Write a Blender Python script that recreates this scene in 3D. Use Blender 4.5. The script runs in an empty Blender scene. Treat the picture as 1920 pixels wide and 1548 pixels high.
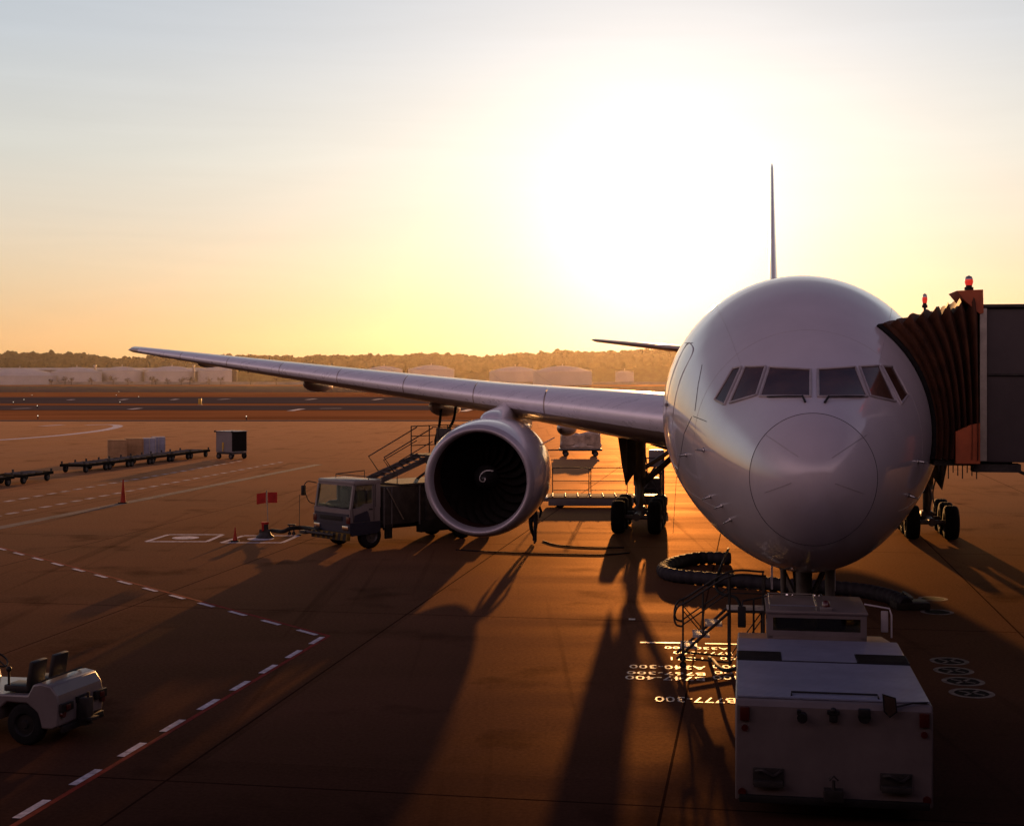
import bpy, bmesh, math, random
from math import sin, cos, tan, pi, radians, sqrt, atan2, exp
from mathutils import Vector, Matrix, noise

random.seed(7)
SC = bpy.context.scene
COL = SC.collection

# ----------------------------------------------------------------- camera numbers
F, CX, HY, CAMZ = 2640.0, 960.0, 700.0, 6.17      # focal length in photo pixels, principal column, horizon row, eye height

def G(px, py, z=0.0):
    """ground point (at height z) seen at a place in the photograph"""
    d = (CAMZ - z) * F / (py - HY)
    return Vector(((px - CX) * d / F, d, z))

def P(px, py, d):
    return Vector(((px - CX) * d / F, d, CAMZ - (py - HY) * d / F))

# ----------------------------------------------------------------- materials
def mat(name, col, rough=0.5, metal=0.0, spec=0.5, coat=0.0, var=0.12, scale=3.0, bump=0.0, bscale=40.0,
        emit=None, estr=0.0, coat_rough=0.05, rvar=0.0, stretch=None):
    m = bpy.data.materials.new(name)
    m.use_nodes = True
    nt = m.node_tree
    b = nt.nodes['Principled BSDF']
    b.inputs['Roughness'].default_value = rough
    b.inputs['Metallic'].default_value = metal
    b.inputs['Specular IOR Level'].default_value = spec
    b.inputs['Coat Weight'].default_value = coat
    b.inputs['Coat Roughness'].default_value = coat_rough
    tc = nt.nodes.new('ShaderNodeTexCoord')
    mp = nt.nodes.new('ShaderNodeMapping')
    if stretch: mp.inputs['Scale'].default_value = stretch
    nt.links.new(tc.outputs['Object'], mp.inputs[0])
    nz = nt.nodes.new('ShaderNodeTexNoise')
    nz.inputs['Scale'].default_value = scale
    nz.inputs['Detail'].default_value = 6
    nz.inputs['Roughness'].default_value = 0.65
    nt.links.new(mp.outputs[0], nz.inputs['Vector'])
    rp = nt.nodes.new('ShaderNodeValToRGB')
    rp.color_ramp.elements[0].position = 0.3
    rp.color_ramp.elements[1].position = 0.7
    lo = [max(0, c * (1 - var * 2)) for c in col]; hi = [min(1, c * (1 + var)) for c in col]
    rp.color_ramp.elements[0].color = (*lo, 1); rp.color_ramp.elements[1].color = (*hi, 1)
    nt.links.new(nz.outputs['Fac'], rp.inputs[0])
    nt.links.new(rp.outputs[0], b.inputs['Base Color'])
    if rvar:
        mr = nt.nodes.new('ShaderNodeMapRange')
        mr.inputs['From Min'].default_value = 0.3; mr.inputs['From Max'].default_value = 0.7
        mr.inputs['To Min'].default_value = rough - rvar; mr.inputs['To Max'].default_value = rough + rvar
        nt.links.new(nz.outputs['Fac'], mr.inputs[0]); nt.links.new(mr.outputs[0], b.inputs['Roughness'])
    if bump:
        n2 = nt.nodes.new('ShaderNodeTexNoise'); n2.inputs['Scale'].default_value = bscale; n2.inputs['Detail'].default_value = 4
        nt.links.new(mp.outputs[0], n2.inputs['Vector'])
        bp = nt.nodes.new('ShaderNodeBump'); bp.inputs['Strength'].default_value = bump; bp.inputs['Distance'].default_value = 0.02
        nt.links.new(n2.outputs['Fac'], bp.inputs['Height']); nt.links.new(bp.outputs[0], b.inputs['Normal'])
    if emit:
        b.inputs['Emission Color'].default_value = (*emit, 1); b.inputs['Emission Strength'].default_value = estr
    return m

def glass_mat(name, tint, gloss=0.06):
    m = bpy.data.materials.new(name); m.use_nodes = True
    nt = m.node_tree; nt.nodes.clear()
    out = nt.nodes.new('ShaderNodeOutputMaterial')
    tr = nt.nodes.new('ShaderNodeBsdfTransparent'); tr.inputs[0].default_value = (*tint, 1)
    gl = nt.nodes.new('ShaderNodeBsdfGlossy'); gl.inputs['Roughness'].default_value = 0.03
    fr = nt.nodes.new('ShaderNodeFresnel'); fr.inputs[0].default_value = 1.5
    mx = nt.nodes.new('ShaderNodeMixShader')
    nt.links.new(fr.outputs[0], mx.inputs[0]); nt.links.new(tr.outputs[0], mx.inputs[1]); nt.links.new(gl.outputs[0], mx.inputs[2])
    nt.links.new(mx.outputs[0], out.inputs[0])
    return m

M = {}
M['paint'] = mat('aircraft_paint', (0.60, 0.545, 0.56), 0.36, coat=0.9, coat_rough=0.08, var=0.05, scale=0.6)
M['radome'] = mat('radome_paint', (0.54, 0.485, 0.505), 0.45, coat=0.55, coat_rough=0.17, var=0.05, scale=0.8)
M['seam'] = mat('dark_seam', (0.05, 0.045, 0.05), 0.6)
M['frame_grey'] = mat('window_frame_metal', (0.42, 0.37, 0.37), 0.45, 0.2)
M['cockpit_glass'] = mat('cockpit_glass', (0.075, 0.036, 0.024), 0.14, spec=0.5, coat=0.3, coat_rough=0.01, var=0.3, scale=1.5)
M['wing_grey'] = mat('wing_grey_paint', (0.46, 0.36, 0.29), 0.35, coat=0.4, var=0.08, scale=0.8, stretch=(0.4, 2, 1))
M['alu'] = mat('bare_aluminium', (0.82, 0.79, 0.82), 0.30, 0.25, var=0.05, scale=1.2, stretch=(0.3, 3, 3), rvar=0.06)
M['nacelle'] = mat('nacelle_paint', (0.64, 0.60, 0.64), 0.30, coat=0.8, coat_rough=0.07, var=0.06, scale=0.7)
M['lip'] = mat('inlet_lip_metal', (0.46, 0.42, 0.45), 0.36, 0.35, var=0.06, scale=2)
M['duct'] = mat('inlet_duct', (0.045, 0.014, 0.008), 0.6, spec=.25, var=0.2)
M['blade'] = mat('fan_blade_composite', (0.008, 0.005, 0.004), 0.6, 0.0, spec=.15, var=0.25, scale=4)
M['blade_edge'] = mat('fan_blade_edge', (0.45, 0.42, 0.40), 0.3, 0.9)
M['spinner'] = mat('spinner_black', (0.02, 0.018, 0.018), 0.35)
M['white_mark'] = mat('white_stencil', (0.75, 0.73, 0.70), 0.6)
M['hot_metal'] = mat('exhaust_metal', (0.35, 0.28, 0.22), 0.35, 1.0, var=0.2)
M['strut'] = mat('gear_strut_paint', (0.13, 0.115, 0.10), 0.5, 0.1, var=0.2)
M['chrome'] = mat('polished_steel', (0.75, 0.73, 0.7), 0.15, 1.0)
M['rubber'] = mat('tyre_rubber', (0.010, 0.009, 0.009), 0.85, spec=.2, var=0.3, scale=8, bump=0.15)
M['rim'] = mat('wheel_rim', (0.07, 0.06, 0.055), 0.55, 0.2, var=0.2)
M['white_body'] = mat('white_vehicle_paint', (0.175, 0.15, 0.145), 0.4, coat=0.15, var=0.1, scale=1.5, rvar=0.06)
M['dark'] = mat('black_plastic', (0.012, 0.010, 0.010), 0.6, spec=.3, var=0.3)
M['seat'] = mat('black_vinyl', (0.015, 0.013, 0.013), 0.55, bump=0.1, var=0.3)
M['dark_metal'] = mat('dark_steel', (0.045, 0.038, 0.034), 0.6, 0.15, spec=.25, var=0.3)
M['steel'] = mat('galvanised_steel', (0.45, 0.43, 0.41), 0.38, 0.9, var=0.15)
M['blue_paint'] = mat('dark_blue_paint', (0.012, 0.016, 0.035), 0.45, coat=0.3)
M['matte_black'] = mat('flat_black', (0.012, 0.010, 0.008), 0.95, spec=.05)
M['red_paint'] = mat('red_paint', (0.34, 0.02, 0.014), 0.7, spec=.2, var=0.2)
M['red_lens'] = mat('red_lens', (0.07, 0.006, 0.005), 0.3, coat=0.3)
M['red_lamp'] = mat('red_beacon_lens', (0.7, 0.03, 0.02), 0.25, coat=0.6, emit=(1.0, 0.05, 0.03), estr=0.45)
M['yellow'] = mat('yellow_paint', (0.55, 0.33, 0.03), 0.45, var=0.2)
M['orange_panel'] = mat('orange_bridge_panel', (0.42, 0.085, 0.02), 0.55, var=0.15)
M['bellows'] = mat('bridge_canopy_fabric', (0.095, 0.030, 0.009), 0.75, var=0.35, scale=2.2, bump=0.2, bscale=14)
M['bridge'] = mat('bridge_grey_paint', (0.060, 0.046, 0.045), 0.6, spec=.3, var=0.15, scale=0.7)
M['cone'] = mat('cone_orange', (0.30, 0.028, 0.012), 0.7, spec=.2, var=0.15)
M['beige'] = mat('container_beige', (0.34, 0.20, 0.10), 0.9, spec=.05, var=0.15, scale=2)
M['alu_panel'] = mat('container_aluminium', (0.26, 0.26, 0.32), 0.7, 0.0, spec=.2, var=0.12)
M['wrap'] = mat('plastic_wrap', (0.40, 0.29, 0.21), 0.32, coat=0.6, var=0.35, scale=2.0, bump=0.6, bscale=5)
M['hose_fab'] = mat('grey_hose_fabric', (0.030, 0.026, 0.032), 0.7, spec=.25, var=0.2, bump=0.2)
M['cable'] = mat('black_cable', (0.010, 0.009, 0.009), 0.75, spec=.2)
M['cloth_dark'] = mat('navy_overalls', (0.02, 0.022, 0.035), 0.8, bump=0.3)
M['skin'] = mat('skin', (0.45, 0.26, 0.18), 0.5)
M['tank'] = mat('tank_white_paint', (0.52, 0.49, 0.45), 0.7, spec=.2, var=0.08, scale=0.1)
M['conc_white'] = mat('pale_concrete', (0.30, 0.27, 0.24), 0.7, var=0.15, scale=0.2)
M['bark'] = mat('bark', (0.10, 0.07, 0.05), 0.9, var=0.3)
M['twig'] = mat('bare_twigs', (0.12, 0.085, 0.06), 0.9, var=0.3)
M['wood'] = mat('dark_foliage', (0.055, 0.06, 0.03), 0.85, spec=0.2, var=0.4, scale=0.25)
M['grass'] = mat('dry_grass', (0.16, 0.085, 0.032), 1.0, spec=0.05, var=0.3, scale=0.02, stretch=(1, 4, 1))
M['taxi'] = mat('taxiway_asphalt', (0.06, 0.055, 0.055), 0.85, spec=0.25, var=0.2, scale=0.03, stretch=(1, 3, 1))
M['runway_white'] = mat('white_road_paint', (0.56, 0.52, 0.56), 0.85, spec=.06, var=0.30, scale=5)
M['red_line'] = mat('red_road_paint', (0.20, 0.024, 0.017), 0.85, spec=.04, var=0.25, scale=3)
M['grey_line'] = mat('worn_grey_paint', (0.16, 0.125, 0.11), 0.85, spec=.05, var=0.25, scale=1.0)
M['terminal'] = mat('terminal_cladding', (0.018, 0.012, 0.011), 0.7, var=0.15, scale=0.3)
M['glass'] = glass_mat('vehicle_glass', (0.72, 0.80, 0.74))
M['tinted'] = glass_mat('tinted_glass', (0.45, 0.42, 0.30))
M['mid_steel'] = mat('painted_grey_steel', (0.10, 0.09, 0.085), 0.55, 0.2, spec=.3, var=.25)
M['disc_paint'] = mat('worn_disc_paint', (0.27, 0.23, 0.20), 0.9, spec=.05, var=.35, scale=5)
M['dash_paint'] = mat('worn_dash_paint', (0.42, 0.36, 0.34), 0.85, spec=.06, var=.35, scale=2)
M['mirror'] = mat('mirror_glass', (0.8, 0.82, 0.85), 0.05, 1.0)
M['lamp_white'] = mat('airfield_lamp', (0.8, 0.75, 0.6), 0.3, emit=(1.0, 0.86, 0.62), estr=1.5)
M['text'] = mat('white_number_and_tread_glare', (0.62, 0.55, 0.48), 0.50, spec=0.7, var=0.35, scale=9)

for k_ in ('paint', 'radome', 'nacelle'): M[k_].node_tree.nodes['Principled BSDF'].inputs['Coat IOR'].default_value = 1.95
# deck tread plate: waves as bump
def tread_plate():
    m = mat('tread_plate_deck', (0.22, 0.23, 0.31), 0.45, coat=0.1, var=0.1, scale=2)
    nt = m.node_tree; b = nt.nodes['Principled BSDF']
    tc = nt.nodes.new('ShaderNodeTexCoord'); mp = nt.nodes.new('ShaderNodeMapping'); mp.inputs['Rotation'].default_value[2] = radians(20)
    w = nt.nodes.new('ShaderNodeTexWave'); w.inputs['Scale'].default_value = 4.0; w.inputs['Distortion'].default_value = 1.5; w.bands_direction = 'Y'
    bp = nt.nodes.new('ShaderNodeBump'); bp.inputs['Strength'].default_value = 0.35; bp.inputs['Distance'].default_value = 0.02
    nt.links.new(tc.outputs['Object'], mp.inputs[0]); nt.links.new(mp.outputs[0], w.inputs['Vector'])
    nt.links.new(w.outputs['Fac'], bp.inputs['Height']); nt.links.new(bp.outputs[0], b.inputs['Normal'])
    return m
M['deck'] = tread_plate()

def matte_ground(name, col, gloss, rough, scale, stretch, var=.35):
    m = bpy.data.materials.new(name); m.use_nodes = True; nt = m.node_tree; N = nt.nodes; L = nt.links; N.remove(N['Principled BSDF'])
    tc = N.new('ShaderNodeTexCoord'); mp = N.new('ShaderNodeMapping'); mp.inputs['Scale'].default_value = stretch; L.new(tc.outputs['Object'], mp.inputs[0])
    nz = N.new('ShaderNodeTexNoise'); nz.inputs['Scale'].default_value = scale; nz.inputs['Detail'].default_value = 8; nz.inputs['Roughness'].default_value = .65; L.new(mp.outputs[0], nz.inputs['Vector'])
    mr = N.new('ShaderNodeMapRange'); mr.inputs['From Min'].default_value = .3; mr.inputs['From Max'].default_value = .7; mr.inputs['To Min'].default_value = 1 - var; mr.inputs['To Max'].default_value = 1 + var; L.new(nz.outputs['Fac'], mr.inputs[0])
    ad = N.new('ShaderNodeAddShader')
    for k, (sh, c) in enumerate((('ShaderNodeBsdfDiffuse', col), ('ShaderNodeBsdfGlossy', gloss))):
        n = N.new(sh); n.inputs['Roughness'].default_value = rough if k else .5
        v = N.new('ShaderNodeVectorMath'); v.operation = 'SCALE'; v.inputs[0].default_value = c; L.new(mr.outputs[0], v.inputs['Scale']); L.new(v.outputs[0], n.inputs['Color']); L.new(n.outputs[0], ad.inputs[k])
    L.new(ad.outputs[0], N['Material Output'].inputs[0]); return m
M['grass'] = matte_ground('dry_grass', (0.16, 0.055, 0.02), (.11, .052, .020), .72, .02, (1, 5, 1))
M['taxi'] = matte_ground('taxiway_asphalt', (0.06, 0.045, 0.042), (.035, .028, .022), .7, .03, (1, 4, 1), .25)
YAW = 0.1708                                       # heading of the aircraft stand against the view

def apron_mat():
    m = bpy.data.materials.new('apron_concrete'); m.use_nodes = True
    nt = m.node_tree; N = nt.nodes; L = nt.links
    b = N['Principled BSDF']
    tc = N.new('ShaderNodeTexCoord')
    mp = N.new('ShaderNodeMapping'); mp.inputs['Rotation'].default_value[2] = YAW
    L.new(tc.outputs['Object'], mp.inputs[0])
    def noise_(scale, detail=6, rough=0.6, vec=None):
        n = N.new('ShaderNodeTexNoise'); n.inputs['Scale'].default_value = scale; n.inputs['Detail'].default_value = detail
        n.inputs['Roughness'].default_value = rough; L.new((vec or mp).outputs[0], n.inputs['Vector']); return n
    def math_(op, a, b_=None, c=None):
        n = N.new('ShaderNodeMath'); n.operation = op
        for i, v in enumerate((a, b_, c)):
            if v is None: continue
            if isinstance(v, (int, float)): n.inputs[i].default_value = v
            else: L.new(v, n.inputs[i])
        return n.outputs[0]
    st = N.new('ShaderNodeMapping'); st.inputs['Rotation'].default_value[2] = radians(80); st.inputs['Scale'].default_value = (0.25, 1.6, 1)
    L.new(tc.outputs['Object'], st.inputs[0])
    n_big = noise_(0.05, 5); n_mid = noise_(0.5, 6); n_fine = noise_(14, 8, 0.75); n_streak = noise_(0.25, 6, 0.6, st)
    sep = N.new('ShaderNodeSeparateXYZ'); L.new(mp.outputs[0], sep.inputs[0])
    def joint(o, pitch, off, w):
        t = math_('FRACT', math_('DIVIDE', math_('ADD', o, off), pitch))
        d = math_('MULTIPLY', math_('MINIMUM', t, math_('SUBTRACT', 1.0, t)), pitch)
        return math_('LESS_THAN', d, w)
    jx = joint(sep.outputs[0], 7.5, 1.3, 0.022); jy = joint(sep.outputs[1], 15.0, 9.85, 0.026)
    j = math_('MAXIMUM', jx, jy)
    # slab to slab tone
    comb = N.new('ShaderNodeCombineXYZ')
    L.new(math_('FLOOR', math_('DIVIDE', math_('ADD', sep.outputs[0], 1.15), 7.5)), comb.inputs[0])
    L.new(math_('FLOOR', math_('DIVIDE', math_('ADD', sep.outputs[1], 8.65), 15.0)), comb.inputs[1])
    wn = N.new('ShaderNodeTexWhiteNoise'); wn.noise_dimensions = '2D'; L.new(comb.outputs[0], wn.inputs['Vector'])
    v = math_('ADD', math_('MULTIPLY', n_big.outputs['Fac'], 0.9), math_('MULTIPLY', n_mid.outputs['Fac'], 0.3))
    v = math_('ADD', v, math_('MULTIPLY', n_fine.outputs['Fac'], 0.95))
    v = math_('ADD', v, math_('MULTIPLY', n_streak.outputs['Fac'], 0.75))
    v = math_('ADD', v, math_('MULTIPLY', wn.outputs['Value'], 0.26))       # about 1.42 in the middle
    n_st = noise_(0.35, 4, 0.55); n_ty = N.new('ShaderNodeTexNoise'); n_ty.inputs['Scale'].default_value = 1.0; n_ty.inputs['Detail'].default_value = 5
    ty = N.new('ShaderNodeMapping'); ty.inputs['Rotation'].default_value[2] = YAW; ty.inputs['Scale'].default_value = (2.2, 0.035, 1); L.new(tc.outputs['Object'], ty.inputs[0]); L.new(ty.outputs[0], n_ty.inputs['Vector'])
    def band(o, lo, hi, depth):
        q = N.new('ShaderNodeMapRange'); q.inputs['From Min'].default_value = lo; q.inputs['From Max'].default_value = hi; q.inputs['To Min'].default_value = 0; q.inputs['To Max'].default_value = depth; L.new(o, q.inputs[0]); return q.outputs[0]
    dirt = math_('ADD', band(n_st.outputs['Fac'], .58, .70, .42), band(n_ty.outputs['Fac'], .60, .72, .30))
    v = math_('MULTIPLY', math_('SUBTRACT', v, 0.62), 1.12)
    v = math_('MULTIPLY', v, math_('SUBTRACT', 1.0, dirt))
    v = math_('MULTIPLY', v, math_('SUBTRACT', 1.0, math_('MULTIPLY', j, math_('ADD', 0.2, math_('MULTIPLY', n_mid.outputs['Fac'], 0.75)))))
    col = N.new('ShaderNodeVectorMath'); col.operation = 'SCALE'; col.inputs[0].default_value = APRON_COL
    L.new(v, col.inputs['Scale'])
    df = N.new('ShaderNodeBsdfDiffuse'); df.inputs['Roughness'].default_value = 0.5; L.new(col.outputs[0], df.inputs['Color'])
    gs = N.new('ShaderNodeBsdfGlossy'); add = N.new('ShaderNodeAddShader'); N.remove(b)
    L.new(df.outputs[0], add.inputs[0]); L.new(gs.outputs[0], add.inputs[1]); L.new(add.outputs[0], N['Material Output'].inputs[0])
    r = N.new('ShaderNodeMapRange'); r.inputs['From Min'].default_value = 0.3; r.inputs['From Max'].default_value = 0.7
    r.inputs['To Min'].default_value = APRON_ROUGH - 0.07; r.inputs['To Max'].default_value = APRON_ROUGH + 0.07
    L.new(n_streak.outputs['Fac'], r.inputs[0]); L.new(r.outputs[0], gs.inputs['Roughness'])
    sp = N.new('ShaderNodeMapRange'); sp.inputs['From Min'].default_value = 0.3; sp.inputs['From Max'].default_value = 0.75
    sp.inputs['To Min'].default_value = APRON_SPEC * 0.55; sp.inputs['To Max'].default_value = APRON_SPEC * 1.45
    L.new(n_fine.outputs['Fac'], sp.inputs[0]); gcol = N.new('ShaderNodeVectorMath'); gcol.operation = 'SCALE'; gcol.inputs[0].default_value = (1.0, 0.56, 0.26)
    lw = N.new('ShaderNodeLayerWeight'); lw.inputs['Blend'].default_value = 0.5
    L.new(math_('MULTIPLY', math_('MULTIPLY', math_('MULTIPLY', sp.outputs[0], math_('SUBTRACT', 1.0, math_('MULTIPLY', dirt, 0.8))), math_('POWER', lw.outputs['Facing'], 11.0)), math_('SUBTRACT', 1.0, math_('MULTIPLY', j, 0.8))), gcol.inputs['Scale']); L.new(gcol.outputs[0], gs.inputs['Color'])
    bp = N.new('ShaderNodeBump'); bp.inputs['Strength'].default_value = 0.2; bp.inputs['Distance'].default_value = 0.005
    nf = noise_(45, 3, 0.6)
    L.new(nf.outputs['Fac'], bp.inputs['Height']); L.new(bp.outputs[0], df.inputs['Normal']); L.new(bp.outputs[0], gs.inputs['Normal'])
    return m
APRON_COL = (0.048, 0.0225, 0.0155); APRON_ROUGH = 0.63; APRON_SPEC = 0.62
M['apron'] = apron_mat()

# ----------------------------------------------------------------- mesh builder
def frame_of(d):
    d = Vector(d).normalized()
    up = Vector((0, 0, 1)) if abs(d.z) < 0.95 else Vector((1, 0, 0))
    a = d.cross(up).normalized(); b = a.cross(d).normalized()
    return d, a, b

class MB:
    def __init__(self): self.bm = bmesh.new()
    def _mi(self, faces, mi):
        for f in faces: f.material_index = mi
    def box(self, c, s, rz=0.0, bev=0.0, mi=0, rot=None):
        R = rot if rot is not None else Matrix.Rotation(rz, 4, 'Z')
        mx = Matrix.Translation(c) @ R @ Matrix.Diagonal((s[0], s[1], s[2], 1))
        vs = bmesh.ops.create_cube(self.bm, size=1.0, matrix=mx)['verts']
        fs = {f for v in vs for f in v.link_faces}
        self._mi(fs, mi)
        if bev > 0:
            es = list({e for v in vs for e in v.link_edges})
            r = bmesh.ops.bevel(self.bm, geom=es, offset=bev, segments=2, affect='EDGES', profile=0.6)
            self._mi(r['faces'], mi)
        return self
    def ring(self, c, a, b, r, n, ph=0.0):
        return [self.bm.verts.new(c + a * (r * cos(ph + 2 * pi * i / n)) + b * (r * sin(ph + 2 * pi * i / n))) for i in range(n)]
    def bridge(self, r0, r1, mi=0, closed=True):
        n = len(r0)
        for i in range(n if closed else n - 1):
            j = (i + 1) % n
            try: self.bm.faces.new((r0[i], r0[j], r1[j], r1[i])).material_index = mi
            except ValueError: pass
    def cap(self, r, mi=0, rev=False):
        try: self.bm.faces.new(list(reversed(r)) if rev else r).material_index = mi
        except ValueError: pass
    def cyl(self, p0, p1, r0, r1=None, n=12, mi=0, caps=True):
        p0 = Vector(p0); p1 = Vector(p1)
        if r1 is None: r1 = r0
        d, a, b = frame_of(p1 - p0)
        A = self.ring(p0, a, b, r0, n); B = self.ring(p1, a, b, r1, n)
        self.bridge(A, B, mi)
        if caps: self.cap(A, mi, True); self.cap(B, mi)
        return self
    def tube(self, pts, r, n=8, mi=0, closed=False):
        pts = [Vector(p) for p in pts]; m = len(pts); rings = []
        for i, p in enumerate(pts):
            if closed: t = pts[(i + 1) % m] - pts[i - 1]
            else: t = pts[min(i + 1, m - 1)] - pts[max(i - 1, 0)]
            d, a, b = frame_of(t)
            if rings:
                pa = prev[0]; a2 = (pa - d * pa.dot(d))
                if a2.length > 1e-6: a = a2.normalized(); b = a.cross(d).normalized() * (1 if a.cross(d).dot(prev[1]) >= 0 else -1)
            rr = r[i] if isinstance(r, (list, tuple)) else r
            rings.append(self.ring(p, a, b, rr, n)); prev = (a, b)
        for i in range(m - 1): self.bridge(rings[i], rings[i + 1], mi)
        if closed: self.bridge(rings[-1], rings[0], mi)
        else: self.cap(rings[0], mi, True); self.cap(rings[-1], mi)
        return self
    def lathe(self, prof, origin, axis, n=48, mi=0, mis=None, caps=False, squash=None):
        """prof: list of (t along axis, radius)"""
        d, a, b = frame_of(axis); o = Vector(origin); rings = []
        for t, r in prof: rings.append(self.ring(o + d * t, a, b, max(r, 1e-4), n))
        for i in range(len(rings) - 1): self.bridge(rings[i], rings[i + 1], mis[i] if mis else mi)
        if caps: self.cap(rings[0], mi, True); self.cap(rings[-1], mi)
        return self
    def prism(self, poly, o, u, v, w, mi=0):
        """polygon (in u,v) pushed along w"""
        o = Vector(o); u = Vector(u); v = Vector(v); w = Vector(w)
        A = [self.bm.verts.new(o + u * p[0] + v * p[1]) for p in poly]
        B = [self.bm.verts.new(o + u * p[0] + v * p[1] + w) for p in poly]
        self.bridge(A, B, mi); self.cap(A, mi, True); self.cap(B, mi)
        return self
    def poly(self, pts, mi=0):
        f = self.bm.faces.new([self.bm.verts.new(Vector(p)) for p in pts]); f.material_index = mi; return self
    def strip(self, A, B, mi=0, closed=False):
        a = [self.bm.verts.new(Vector(p)) for p in A]; b = [self.bm.verts.new(Vector(p)) for p in B]
        self.bridge(a, b, mi, closed); return self
    def grid(self, rows, mi=0, closed=False):
        R = [[self.bm.verts.new(Vector(p)) for p in r] for r in rows]
        for i in range(len(R) - 1): self.bridge(R[i], R[i + 1], mi, closed)
        return R
    def sphere(self, c, r, mi=0, sub=2, sc=(1, 1, 1)):
        mx = Matrix.Translation(c) @ Matrix.Diagonal((sc[0], sc[1], sc[2], 1))
        vs = bmesh.ops.create_icosphere(self.bm, subdivisions=sub, radius=r, matrix=mx)['verts']
        self._mi({f for v in vs for f in v.link_faces}, mi); return self
    def build(self, name, mats, parent=None, smooth=35, loc=None, normals=True):
        if normals: bmesh.ops.recalc_face_normals(self.bm, faces=self.bm.faces)
        me = bpy.data.meshes.new(name); self.bm.to_mesh(me); self.bm.free()
        for m in (mats if isinstance(mats, (list, tuple)) else [mats]): me.materials.append(M[m] if isinstance(m, str) else m)
        if smooth:
            me.shade_smooth()
            if smooth < 180: me.set_sharp_from_angle(angle=radians(smooth))
        o = bpy.data.objects.new(name, me); COL.objects.link(o)
        if parent: o.parent = parent
        if loc: o.location = loc
        return o

def tag(o, label=None, cat=None, group=None, kind=None):
    if label: o['label'] = label
    if cat: o['category'] = cat
    if group: o['group'] = group
    if kind: o['kind'] = kind
    return o

def thing(name, label, cat, loc=(0, 0, 0), rz=0.0, group=None):
    o = bpy.data.objects.new(name, None); COL.objects.link(o)
    o.empty_display_size = 0.3
    o.location = loc; o.rotation_euler = (0, 0, rz)
    return tag(o, label, cat, group)

def dup(root, loc=None, rz=None, label=None):
    r = root.copy(); COL.objects.link(r)
    if loc is not None: r.location = loc
    if rz is not None: r.rotation_euler = (0, 0, rz)
    if label: r['label'] = label
    for ch in list(root.children):
        c = ch.copy(); COL.objects.link(c); c.parent = r
        for g in list(ch.children):
            d = g.copy(); COL.objects.link(d); d.parent = c
    return r

def wheel(mb, c, axis, R, w, rim=0.55, n=28, mt=0, mr=1):
    """tyre (material mt) and rim (material mr) about axis through c"""
    ax = Vector(axis).normalized(); c = Vector(c)
    prof = [(-w / 2, R * rim), (-w / 2, R * 0.82), (-w * 0.44, R * 0.93), (-w * 0.30, R * 0.99), (-w * 0.12, R), (-w * 0.10, R * 0.985), (-w * 0.06, R),
            (w * 0.06, R), (w * 0.10, R * 0.985), (w * 0.12, R), (w * 0.30, R * 0.99), (w * 0.44, R * 0.93), (w / 2, R * 0.82), (w / 2, R * rim)]
    mb.lathe(prof, c, ax, n, mt)
    for sgn in (-1, 1):
        mb.lathe([(sgn * w / 2, R * rim), (sgn * w * 0.44, R * rim * 0.94), (sgn * w * 0.30, R * rim * 0.85), (sgn * w * 0.32, R * 0.22), (sgn * w * 0.46, R * 0.16), (sgn * w * 0.46, 0.0)], c, ax, n, mr)

def pchip(xs, ys):
    n = len(xs); h = [xs[i + 1] - xs[i] for i in range(n - 1)]; dl = [(ys[i + 1] - ys[i]) / h[i] for i in range(n - 1)]
    m = [0.0] * n; m[0] = dl[0]; m[-1] = dl[-1]
    for i in range(1, n - 1):
        if dl[i - 1] * dl[i] <= 0: m[i] = 0
        else:
            w1 = 2 * h[i] + h[i - 1]; w2 = h[i] + 2 * h[i - 1]; m[i] = (w1 + w2) / (w1 / dl[i - 1] + w2 / dl[i])
    def f(x):
        if x <= xs[0]: return ys[0]
        if x >= xs[-1]: return ys[-1]
        k = 0
        while x > xs[k + 1]: k += 1
        t = (x - xs[k]) / h[k]
        return ((1 + 2 * t) * (1 - t) ** 2 * ys[k] + t * (1 - t) ** 2 * h[k] * m[k] + t * t * (3 - 2 * t) * ys[k + 1] + t * t * (t - 1) * h[k] * m[k + 1])
    return f

def catmull(pts, k=8, closed=False):
    pts = [Vector(p) for p in pts]; n = len(pts); out = []
    rng = n if closed else n - 1
    for i in range(rng):
        p0 = pts[(i - 1) % n] if closed or i > 0 else pts[0] * 2 - pts[1]
        p1 = pts[i]; p2 = pts[(i + 1) % n]
        p3 = pts[(i + 2) % n] if closed or i + 2 < n else pts[-1] * 2 - pts[-2]
        for j in range(k):
            t = j / k
            out.append(0.5 * ((2 * p1) + (p2 - p0) * t + (2 * p0 - 5 * p1 + 4 * p2 - p3) * t * t + (3 * p1 - p0 - 3 * p2 + p3) * t ** 3))
    if not closed: out.append(pts[-1])
    return out

# ================================================================= SETTING
def sheet(name, pts, m, z):
    mb = MB(); mb.poly([(p[0], p[1], z) for p in pts]); o = mb.build(name, m, smooth=0, normals=False)
    if o.data.polygons[0].normal.z < 0: o.data.flip_normals()
    return tag(o, kind='structure')

def rect(name, x0, x1, y0, y1, m, z): return sheet(name, [(x0, y0), (x1, y0), (x1, y1), (x0, y1)], m, z)

rect('ground', -5000, 5000, -60, 9000, 'apron', 0.0)
def row(py): return CAMZ * F / (py - HY)
rect('grass_field', -1500, 1500, row(787.0), 1500, 'grass', 0.02)
rect('taxiway', -1500, 1500, row(769.0), row(760.5), 'taxi', 0.05)
rect('taxiway', -1500, 1500, row(756.5), row(744.5), 'taxi', 0.05)
rect('runway', -1500, 1500, row(735.5), row(724.0), 'taxi', 0.05)
rect('service_road', -1500, 1500, row(789.6), row(787.6), 'taxi', 0.012)

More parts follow.
